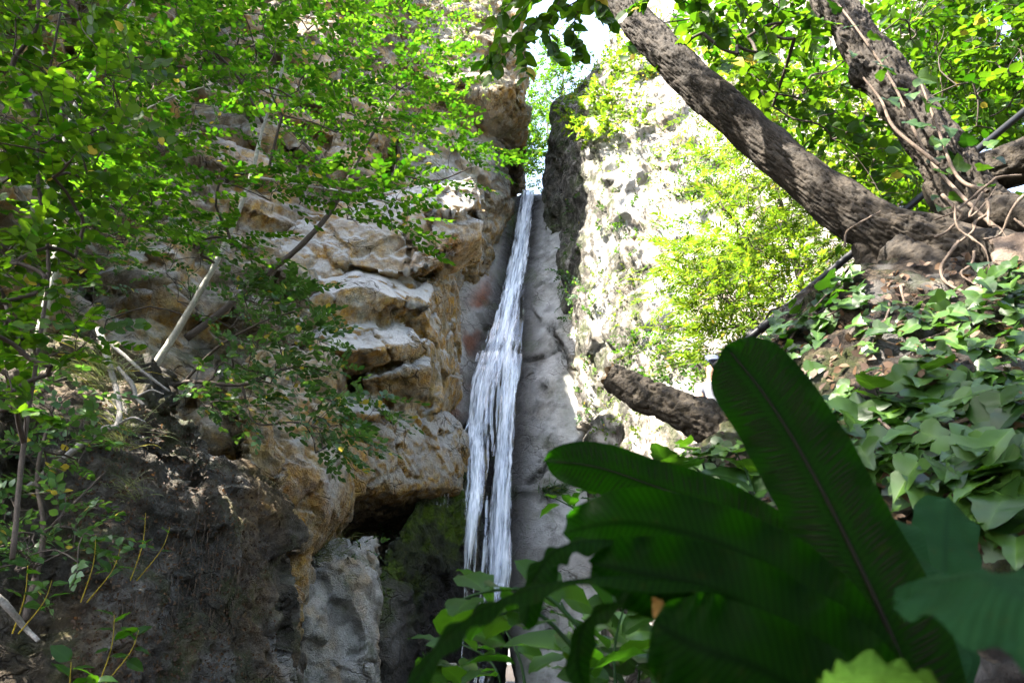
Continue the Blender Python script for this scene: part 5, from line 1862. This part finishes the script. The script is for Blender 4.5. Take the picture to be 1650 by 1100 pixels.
nodesR = list(resample(trunkA, 30)[18:]) + list(resample(trunkB, 30)[14:])
crown_of(rt, nodesR, [
    ([(1010, -60), (1300, -60), (1290, 60), (1200, 110), (1100, 60), (1040, 30)], 3.3, 4.4, 57),
    ([(1180, 40), (1330, 40), (1420, 180), (1500, 330), (1420, 330), (1300, 200), (1210, 180)], 3.9, 5.0, 132),
    ([(1400, -60), (1700, -60), (1700, 190), (1580, 220), (1480, 120)], 3.9, 5.4, 198),
    ('ball', W(1150, -420, 4.2), (1.6, 1.6, 1.0), 90),
    ('ball', W(1500, -420, 4.0), (1.6, 1.6, 1.0), 90),
], 'leaf_hazel', 0.095, 'round', 10, (0.3, 0.5), 0.5)

# --- trees of the left side
tree('sapling', 'leafy sapling with big bright leaves nearest at the picture edge, upper corner', 'tree',
     [(Wl((20, 900, 3.4), (40, 700, 3.5), (62, 560, 3.5), (78, 420, 3.5), (60, 250, 3.4), (90, 60, 3.3), (120, -80, 3.2)), [0.013, 0.012, 0.011, 0.01, 0.008, 0.005]),
      (Wl((62, 200, 3.4), (20, 110, 3.3), (60, 40, 3.2), (55, -60, 3.1)), [0.018, 0.016, 0.012, 0.008])],
     [([(-60, -60), (250, -60), (230, 80), (215, 210), (140, 280), (-60, 260)], 2.9, 4.2, 178), ([(-60, 230), (160, 250), (150, 330), (120, 420), (60, 480), (-60, 520)], 3.0, 4.0, 89),
      ([(-60, 480), (70, 500), (165, 540), (90, 600), (60, 680), (-60, 700)], 3.0, 4.0, 37)],
     M['leaf_hazel'], M['bark_dark'], size=0.075, tmpl='round', nleaf=11, length=(0.22, 0.42), tilt=0.35, jit=0.28, out_dir=(0.3, 0, -0.1))

tree('slender_tree', 'slender pale-barked tree leaning up across the ochre wall with a wide leafy crown', 'tree',
     [(Wl((235, 610, 7.2), (262, 570, 7.2), (312, 488, 7.2), (362, 395, 7.2), (404, 285, 7.1), (425, 200, 7.0), (455, 110, 6.8), (470, -20, 6.5)), [0.05, 0.044, 0.037, 0.031, 0.026, 0.021, 0.016, 0.010]),
      (Wl((404, 285, 7.1), (440, 290, 6.8), (500, 300, 6.5), (560, 310, 6.2), (640, 330, 6.1)), [0.022, 0.016, 0.012, 0.008]),
      (Wl((425, 200, 7.0), (380, 120, 6.6), (330, 60, 6.2), (300, -40, 6.0)), [0.02, 0.015, 0.01])],
     [([(260, -60), (560, -60), (620, 40), (560, 120), (430, 160), (300, 110)], 5.4, 7.6, 229),
      ([(440, 140), (640, 110), (700, 60), (740, 120), (700, 220), (560, 230), (460, 230)], 5.8, 7.4, 84),
      ([(330, 290), (440, 260), (600, 270), (700, 330), (640, 340), (560, 330), (440, 330)], 5.6, 6.6, 72),
      ([(520, 330), (620, 330), (710, 390), (680, 400), (600, 380)], 5.6, 6.4, 16),
      ([(290, 370), (420, 360), (440, 410), (330, 430)], 6.2, 7.0, 24),
      ('ball', W(430, -260, 6.6), (2.4, 1.6, 1.4), 170)],
     M['leaf_left'], M['bark_pale'], M['bark_dark'], size=0.094, tmpl='oval', nleaf=13, length=(0.35, 0.65), tilt=0.24, jit=0.25, out_dir=(0.45, -0.25, -0.15))

tree('dark_stemmed_tree', 'dark-stemmed forking tree in front of the overhanging ochre rock', 'tree',
     [(Wl((300, 545, 9.0), (360, 500, 9.1), (430, 440, 9.1), (480, 400, 9.0), (530, 345, 8.9), (560, 290, 8.7), (600, 215, 8.5), (625, 165, 8.3), (655, 135, 8.2)), [0.06, 0.056, 0.052, 0.046, 0.04, 0.032, 0.025, 0.02, 0.012]),
      (Wl((625, 168, 8.3), (618, 135, 8.2), (622, 100, 8.1)), [0.02, 0.012]),
      (Wl((545, 315, 8.8), (510, 255, 8.6), (460, 200, 8.5), (420, 165, 8.4), (390, 120, 8.3)), [0.034, 0.026, 0.02, 0.012]),
      (Wl((560, 290, 8.7), (640, 283, 8.2), (700, 292, 8.0), (760, 270, 7.9)), [0.02, 0.015, 0.008])],
     [([(540, 40), (700, -10), (760, 70), (740, 170), (680, 230), (600, 210), (560, 140)], 7.4, 9.2, 84),
      ([(560, 260), (690, 250), (800, 240), (805, 270), (760, 290), (650, 310), (580, 300)], 7.4, 8.6, 26),
      ([(640, 220), (740, 200), (760, 240), (680, 260)], 7.6, 8.6, 10),
      ([(370, 80), (520, 120), (560, 220), (470, 240), (400, 180)], 7.8, 9.0, 45)],
     M['leaf_left'], M['bark_dark'], size=0.1, tmpl='oval', nleaf=13, length=(0.4, 0.7), tilt=0.24, jit=0.25, out_dir=(0.45, -0.25, -0.15))

tree('white_stemmed_tree', 'thin white-stemmed tree glinting through dense leaves at the upper corner', 'tree',
     [(Wl((60, 560, 6.2), (90, 420, 6.2), (98, 290, 6.1), (112, 205, 6.0), (138, 140, 5.9), (190, 60, 5.7), (230, -60, 5.5)), [0.05, 0.045, 0.04, 0.035, 0.03, 0.02, 0.012]),
      (Wl((110, 385, 6.1), (160, 325, 5.9), (190, 290, 5.8), (240, 260, 5.6)), [0.022, 0.018, 0.012, 0.008]),
      (Wl((98, 290, 6.1), (200, 200, 5.9), (270, 160, 5.7), (330, 140, 5.6)), [0.022, 0.016, 0.012, 0.008])],
     [([(120, 60), (280, 40), (400, 130), (380, 200), (300, 250), (230, 330), (150, 360), (120, 250)], 4.8, 6.6, 198),
      ([(60, 250), (250, 270), (330, 330), (280, 380), (130, 400), (60, 380)], 5.0, 6.4, 92),
      ([(120, -60), (330, -60), (330, 60), (200, 90)], 5.0, 6.4, 79),
      ('ball', W(150, -300, 5.6), (2.2, 1.6, 1.4), 170)],
     M['leaf_left'], M['bark_pale'], M['bark_dark'], size=0.09, tmpl='oval', nleaf=13, length=(0.3, 0.55), tilt=0.26, jit=0.25, out_dir=(0.45, -0.2, -0.15))

tree('overhanging_shrub', 'sprawling shrub with blue-green leaves over the orange rock column', 'shrub',
     [(Wl((250, 640, 7.4), (300, 615, 7.3), (390, 620, 7.2), (440, 600, 7.1), (490, 590, 7.0), (530, 600, 6.9)), [0.03, 0.026, 0.02, 0.014, 0.008]),
      (Wl((300, 612, 7.3), (350, 560, 7.2), (420, 520, 7.1), (480, 500, 7.0)), [0.018, 0.014, 0.008]),
      (Wl((390, 620, 7.2), (410, 680, 7.0), (470, 680, 6.9), (520, 690, 6.8)), [0.014, 0.01, 0.006])],
     [([(400, 470), (490, 460), (540, 560), (570, 660), (560, 740), (500, 740), (480, 650), (430, 560)], 6.4, 7.4, 121),
      ([(290, 560), (430, 560), (480, 640), (400, 700), (300, 640)], 6.6, 7.4, 64),
      ([(540, 640), (640, 640), (640, 665), (560, 690)], 7.0, 7.6, 12),
      ([(360, 460), (440, 440), (510, 470), (430, 510)], 6.8, 7.4, 35),
      ([(550, 700), (620, 710), (620, 740), (560, 740)], 6.8, 7.4, 6)],
     M['leaf_teal'], M['bark_dark'], size=0.095, tmpl='oval', nleaf=11, length=(0.25, 0.5), tilt=0.4)

tree('undergrowth_shrub', 'dark ivy-like shrub under the sapling against the outcrop edge', 'shrub',
     [(Wl((40, 1000, 4.2), (70, 860, 4.4), (60, 760, 4.5), (90, 640, 4.7)), [0.02, 0.014, 0.008]),
      (Wl((70, 860, 4.4), (130, 800, 4.5), (170, 760, 4.6)), [0.01, 0.006])],
     [([(-60, 600), (140, 590), (180, 700), (120, 760), (-60, 800)], 4.3, 5.0, 105), ([(-60, 780), (120, 770), (180, 880), (80, 930), (-60, 920)], 3.9, 4.6, 75)],
     M['leaf_teal'], M['bark_dark'], size=0.07, tmpl='oval', nleaf=9, length=(0.15, 0.35), tilt=0.5)

tree('cliff_shrub', 'ivy and low shrub covering the dark ledge left of the pale leaning stem', 'shrub',
     [(Wl((130, 600, 7.6), (150, 520, 7.8), (150, 440, 8.0)), [0.02, 0.012, 0.006])],
     [([(100, 400), (220, 380), (190, 470), (170, 560), (100, 600)], 7.2, 8.4, 80), ([(260, 430), (420, 470), (480, 520), (400, 560), (280, 500)], 7.6, 8.8, 38), ([(150, 330), (330, 340), (420, 380), (300, 430), (170, 400)], 7.5, 9.0, 64)],
     M['leaf_teal'], M['bark_dark'], size=0.075, tmpl='oval', nleaf=9, length=(0.2, 0.4), tilt=0.5)

for i, (x, y, Y, lab) in enumerate([(150, 880, 4.2, 'leafy seedling with broad dull leaves midway on the shaded outcrop edge'), (180, 1010, 4.0, 'leafy seedling with long drooping leaves low on the shaded outcrop'),
                                    (110, 1085, 3.4, 'leafy seedling at the bottom edge below the shaded outcrop'), (40, 930, 3.8, 'leafy seedling half hidden in the dark lower corner'), (230, 845, 4.7, 'two-leaved seedling in the middle of the shaded outcrop')]):
    broad_plant(lab, [[(x - 20, y + 90, Y), (x, y + 30, Y - 0.05), (x + 5, y - 25, Y - 0.1)], [(x - 10, y + 90, Y), (x + 30, y + 40, Y - 0.1), (x + 45, y, Y - 0.12)]], 0.10 if i != 4 else 0.07, 6 if i != 4 else 2, 'ovate', 'leaf_teal', 'seedlings on the outcrop')


# --- grass tufts
def grass(label, spots, n, ln, on=None, r=0.004, mat='grass', dirv=(0.1, -0.3, -0.3)):
    V, F, tone, c = [], [], [], 0
    base = None
    for (x, y, Y) in spots:
        if Y is None:
            h = hit(x, y, on)
            if h is None:
                continue
            p0 = h[0]
        else:
            p0 = W(x, y, Y)
        base = p0 if base is None else base
        for k in range(n):
            p = p0 + RNG.normal(0, 0.05, 3) * np.array([1.4, 0.5, 0.6])
            d = unit(np.array([RNG.normal(0, 0.6), RNG.normal(-0.35, 0.4), RNG.uniform(0.2, 1.0)]))
            l_ = random.uniform(*ln)
            pts_ = [p]
            for s in range(5):
                d = unit(d + np.array(dirv) * 0.75)
                pts_.append(pts_[-1] + d * l_ / 5)
            sd = unit(np.cross(d, [0.2, 1, 0.1])) * r
            for s, q in enumerate(pts_):
                f = 1 - (s / 5) ** 2
                V += [q - sd * f, q + sd * f]
            for s in range(5):
                F.append([c + 2 * s, c + 2 * s + 1, c + 2 * s + 3, c + 2 * s + 2])
            tone += [random.random()] * 12
            c += 12
    me = mesh_np('blades', np.array(V), np.array(F))
    set_attr(me, 'leaf_tone', tone)
    root = thing('grass_tuft', base, label, 'grass', 'grass tufts')
    tag(link('blades', me, M[mat], root), kind='stuff')


grass('long drooping grass tuft hanging from the top of the shaded outcrop', [(150, 610, 5.3), (170, 605, 5.3), (185, 615, 5.3), (160, 625, 5.2), (205, 690, 5.2), (195, 720, 5.1)], 60, (0.3, 0.6), r=0.003)
grass('small grass tuft hanging halfway down the shaded outcrop', [(205, 790, 5.2), (210, 800, 5.2)], 30, (0.15, 0.35), r=0.0025)
grass('grass fringe on the small ledge above the pale boulder', [(510, 893, None), (530, 882, None), (550, 872, None), (565, 868, None), (580, 862, None), (520, 900, None), (600, 862, None), (500, 905, None), (545, 895, None)], 26, (0.2, 0.45), ['rock_ledge.001', 'rock_ledge', 'rock_bulge'], 0.006)
grass('bright green fern-like tuft on the pale slab right of the waterfall', [(878, 792, None), (890, 788, None), (900, 795, None), (885, 800, None), (908, 790, None)], 34, (0.25, 0.5), ['gorge_head'], 0.010, 'leaf_teal')


# --- plants rooted on the rock faces
def rock_shrub(name, label, poly, n, on, mat, size, nleaf=9, length=(0.2, 0.4), out=0.5, tmpl='oval', group='shrubs on the sunlit cliff', cat='shrub'):
    O, Nr = [], []
    for a, b_ in in_poly(poly, n):
        h = hit(a, b_, on)
        if h is None:
            continue
        O.append(h[0])
        Nr.append(h[1])
    if len(O) < 2:
        return
    O, Nr = np.array(O), np.array(Nr)
    root = thing(name, O[np.argmin(O[:, 2])], label, cat, group)
    D = Nr * out + RNG.normal(0, 0.6, O.shape) + np.array([0, 0, 0.1])
    up_ = Nr * 0.5 + np.array([0, 0, 0.9]) + RNG.normal(0, 0.45, O.shape)
    P, LD, LN, S, mid, end = sprays(O, D, up_, RNG.uniform(*length, len(O)), nleaf, size, 0.4, 0.25)
    b = Bag()
    for a, m_, e in zip(O, mid, end):
        b.tube([a, m_, e], [0.006, 0.003], 3, 4)
    tag(link('stems', b.mesh('stems'), M['bark_dark'], root), kind='stuff')
    link('foliage', leaves_mesh('foliage', P, LD, LN, S, tmpl), M[mat], root)
    return root


RC = ['right_cliff']
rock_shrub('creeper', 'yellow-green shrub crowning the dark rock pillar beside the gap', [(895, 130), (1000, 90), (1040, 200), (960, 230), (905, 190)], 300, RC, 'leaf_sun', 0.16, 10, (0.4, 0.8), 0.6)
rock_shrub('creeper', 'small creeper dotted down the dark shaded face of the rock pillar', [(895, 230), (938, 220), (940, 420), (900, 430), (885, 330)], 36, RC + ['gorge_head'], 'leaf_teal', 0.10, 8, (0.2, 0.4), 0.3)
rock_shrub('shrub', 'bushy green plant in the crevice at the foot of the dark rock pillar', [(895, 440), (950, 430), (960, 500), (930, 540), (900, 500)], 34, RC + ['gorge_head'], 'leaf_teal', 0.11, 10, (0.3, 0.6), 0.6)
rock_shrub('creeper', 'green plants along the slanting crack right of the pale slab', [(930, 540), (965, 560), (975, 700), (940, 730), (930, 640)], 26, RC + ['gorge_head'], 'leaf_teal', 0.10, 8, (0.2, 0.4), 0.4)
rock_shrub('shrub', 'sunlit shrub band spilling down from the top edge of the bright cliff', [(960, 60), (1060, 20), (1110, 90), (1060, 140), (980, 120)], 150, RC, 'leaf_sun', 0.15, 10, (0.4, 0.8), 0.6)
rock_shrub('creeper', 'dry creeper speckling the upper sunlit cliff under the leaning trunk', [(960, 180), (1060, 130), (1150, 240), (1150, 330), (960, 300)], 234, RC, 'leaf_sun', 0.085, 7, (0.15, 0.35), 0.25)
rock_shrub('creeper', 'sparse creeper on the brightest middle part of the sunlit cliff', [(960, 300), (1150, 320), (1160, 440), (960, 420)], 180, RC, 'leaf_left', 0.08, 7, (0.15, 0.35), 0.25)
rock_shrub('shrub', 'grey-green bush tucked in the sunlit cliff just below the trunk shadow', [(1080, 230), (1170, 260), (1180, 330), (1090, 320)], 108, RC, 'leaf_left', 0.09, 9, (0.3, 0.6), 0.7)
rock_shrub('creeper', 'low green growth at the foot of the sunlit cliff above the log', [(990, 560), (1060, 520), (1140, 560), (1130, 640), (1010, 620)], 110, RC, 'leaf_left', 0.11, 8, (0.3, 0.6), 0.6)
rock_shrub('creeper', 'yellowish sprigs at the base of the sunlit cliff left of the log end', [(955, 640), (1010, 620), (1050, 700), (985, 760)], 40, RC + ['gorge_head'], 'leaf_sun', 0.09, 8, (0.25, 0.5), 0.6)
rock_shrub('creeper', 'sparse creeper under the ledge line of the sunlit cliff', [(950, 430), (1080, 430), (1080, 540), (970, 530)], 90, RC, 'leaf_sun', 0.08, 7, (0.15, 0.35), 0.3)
rock_shrub('shrub', 'sunlit yellow shrub on top of the left cliff beside the sky', [(640, -40), (800, -40), (800, 60), (720, 110), (650, 60)], 90, ['rock_tower', 'left_cliff'], 'leaf_sun', 0.11, 10, (0.4, 0.8), 0.6, group='shrubs on the left cliff')
rock_shrub('shrub', 'yellow-green tuft under the cap of the left rock tower', [(690, 130), (790, 125), (780, 160), (720, 190), (690, 170)], 26, ['rock_tower'], 'leaf_sun', 0.10, 9, (0.3, 0.5), 0.6, group='shrubs on the left cliff')
rock_shrub('shrub', 'ferny green growth in the dark hollow under the bulging rock', [(560, 850), (640, 830), (650, 860), (560, 900)], 16, ['rock_bulge', 'mossy_slope', 'rock_ledge.001'], 'leaf_teal', 0.08, 8, (0.2, 0.35), 0.5, group='shrubs on the left cliff')

# bushes between the cliff and the bank, in the sun
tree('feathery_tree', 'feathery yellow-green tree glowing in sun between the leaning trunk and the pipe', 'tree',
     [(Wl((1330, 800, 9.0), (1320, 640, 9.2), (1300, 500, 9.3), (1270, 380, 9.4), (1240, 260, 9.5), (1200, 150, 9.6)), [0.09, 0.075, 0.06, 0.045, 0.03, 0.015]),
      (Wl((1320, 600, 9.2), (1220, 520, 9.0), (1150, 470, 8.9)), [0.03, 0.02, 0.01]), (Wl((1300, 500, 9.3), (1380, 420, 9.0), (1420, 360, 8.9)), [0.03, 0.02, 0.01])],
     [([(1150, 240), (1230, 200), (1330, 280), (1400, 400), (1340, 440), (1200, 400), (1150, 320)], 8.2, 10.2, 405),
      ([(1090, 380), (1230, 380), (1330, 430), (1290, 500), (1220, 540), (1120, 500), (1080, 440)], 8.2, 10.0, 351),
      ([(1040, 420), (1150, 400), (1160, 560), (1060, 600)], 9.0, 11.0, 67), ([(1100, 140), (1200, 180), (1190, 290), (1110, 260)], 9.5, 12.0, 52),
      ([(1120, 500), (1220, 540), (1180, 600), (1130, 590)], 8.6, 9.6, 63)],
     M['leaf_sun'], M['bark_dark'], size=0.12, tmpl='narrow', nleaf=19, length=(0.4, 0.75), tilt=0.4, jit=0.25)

tree('hillside_tree', 'bright leafy tree on the slope behind the fork of the two trunks', 'tree',
     [(Wl((1560, 520, 7.0), (1520, 400, 7.1), (1480, 280, 7.2), (1440, 160, 7.2), (1400, 20, 7.2)), [0.09, 0.07, 0.055, 0.04, 0.02]),
      (Wl((1480, 280, 7.2), (1400, 220, 7.0), (1330, 180, 6.9)), [0.03, 0.02, 0.01])],
     [([(1260, 120), (1400, 120), (1500, 260), (1480, 330), (1400, 330), (1290, 240)], 6.2, 7.8, 256), ([(1380, 280), (1520, 290), (1470, 370), (1420, 360)], 6.0, 7.4, 102),
      ([(1150, 60), (1260, 60), (1300, 160), (1230, 220), (1160, 160)], 7.0, 8.6, 153)],
     M['leaf_sun'], M['bark_dark'], size=0.095, tmpl='oval', nleaf=12, length=(0.35, 0.6), tilt=0.45)

tree('hillside_tree', 'dense darker tree filling the upper corner behind the ivy-clad trunk', 'tree',
     [(Wl((1800, 420, 6.0), (1750, 300, 6.2), (1690, 180, 6.4), (1640, 60, 6.5), (1600, -80, 6.6)), [0.10, 0.08, 0.06, 0.045, 0.03]),
      (Wl((1690, 180, 6.4), (1600, 130, 6.2), (1530, 60, 6.0)), [0.03, 0.02, 0.01])],
     [([(1380, -60), (1720, -60), (1720, 100), (1600, 140), (1450, 90)], 5.4, 7.4, 312), ([(1460, 90), (1720, 100), (1720, 240), (1600, 260), (1530, 190)], 5.4, 7.0, 264)],
     M['leaf_hazel'], M['bark_dark'], size=0.09, tmpl='oval', nleaf=13, length=(0.35, 0.6), tilt=0.5)

# trees beyond the lip, seen through the gap
for i, (px_, py_, Y, r_, n_, lab) in enumerate([
        (842, 215, 31, (1.5, 1.5, 2.6), 300, 'pale distant tree filling the gap right above the waterfall lip'),
        (880, 150, 36, (1.6, 1.5, 2.6), 110, 'thin distant tree against the white sky beside the pillar top'),
        (815, 190, 40, (1.6, 1.5, 3.0), 130, 'sparse distant tree behind the left rock tower edge'),
        (905, 90, 33, (1.5, 1.5, 2.2), 100, 'distant tree top over the crown of the dark pillar')]):
    c0 = W(px_, py_, Y)
    z0 = 17.4 + (Y - 24) * 0.45
    tree('distant_tree', lab, 'tree', [([np.array([c0[0] + 0.4, Y, z0]), np.array([c0[0] + 0.1, Y, (z0 + c0[2]) / 2]), c0 + (0, 0, r_[2] * 0.6)], [0.12, 0.08, 0.03])],
         [('ball', c0, r_, n_), ('ball', c0 - np.array([0, 0, 2.5]), (r_[0], r_[1], 2.0), n_ // 2)], M['leaf_hazel'], M['bark_dark'], size=0.20, tmpl='oval', nleaf=10, length=(0.5, 0.9), tilt=0.6, group='distant trees in the gap')
rock_shrub('shrub', 'bright low shrub on the valley floor right behind the waterfall lip', [(815, 240), (885, 240), (880, 308), (822, 308)], 160, ['hill'], 'leaf_left', 0.22, 10, (0.6, 1.1), 0.6, group='distant trees in the gap')

# unseen trees added around the viewer to shade fern, trunks, log and left foliage
for i, (c0, r_, base_, n_, lab) in enumerate([
        ((-2.4, -0.6, 6.0), (1.7, 1.5, 1.3), (-3.4, -1.6, 0.0), 520, 'added shade tree behind the viewer on the outcrop side, out of frame'),
        ((0.3, -1.3, 5.2), (1.9, 1.5, 1.2), (0.9, -2.6, 0.0), 520, 'added shade tree right behind the viewer, out of frame'),
        ((-1.7, 1.2, 8.4), (2.2, 1.5, 1.1), (-3.9, -0.4, 0.0), 95, 'tall added tree beside the viewer whose crown shades from above the frame'),
        ((-5.4, 2.0, 8.6), (2.4, 1.9, 1.2), (-4.6, 0.6, 0.0), 700, 'added shade tree high on the outcrop side above the frame'),
        ((-6.6, 4.3, 12.7), (2.4, 1.8, 1.3), (-6.0, 2.6, 1.0), 600, 'tallest added shade tree on the outcrop side, above the frame')]):
    c0 = np.array(c0, float)
    tree('canopy_tree', lab, 'tree',
         [([np.array(base_, float), (np.array(base_) + c0) / 2 + np.array([0.2, 0, 0]), c0 + (0, 0, r_[2] * 0.5)], [0.16, 0.12, 0.04])],
         [('ball', c0, r_, n_)] + ([('ball', np.array([-1.2, 2.1, 6.9]), (1.1, 0.7, 0.6), 75)] if i == 2 else []), M['leaf_hazel'], M['bark'], size=0.13, tmpl='oval', nleaf=11, length=(0.4, 0.7), tilt=0.5, group='added shade trees around the viewer', twig_r=0.004)  # low extra crown added to shade the log
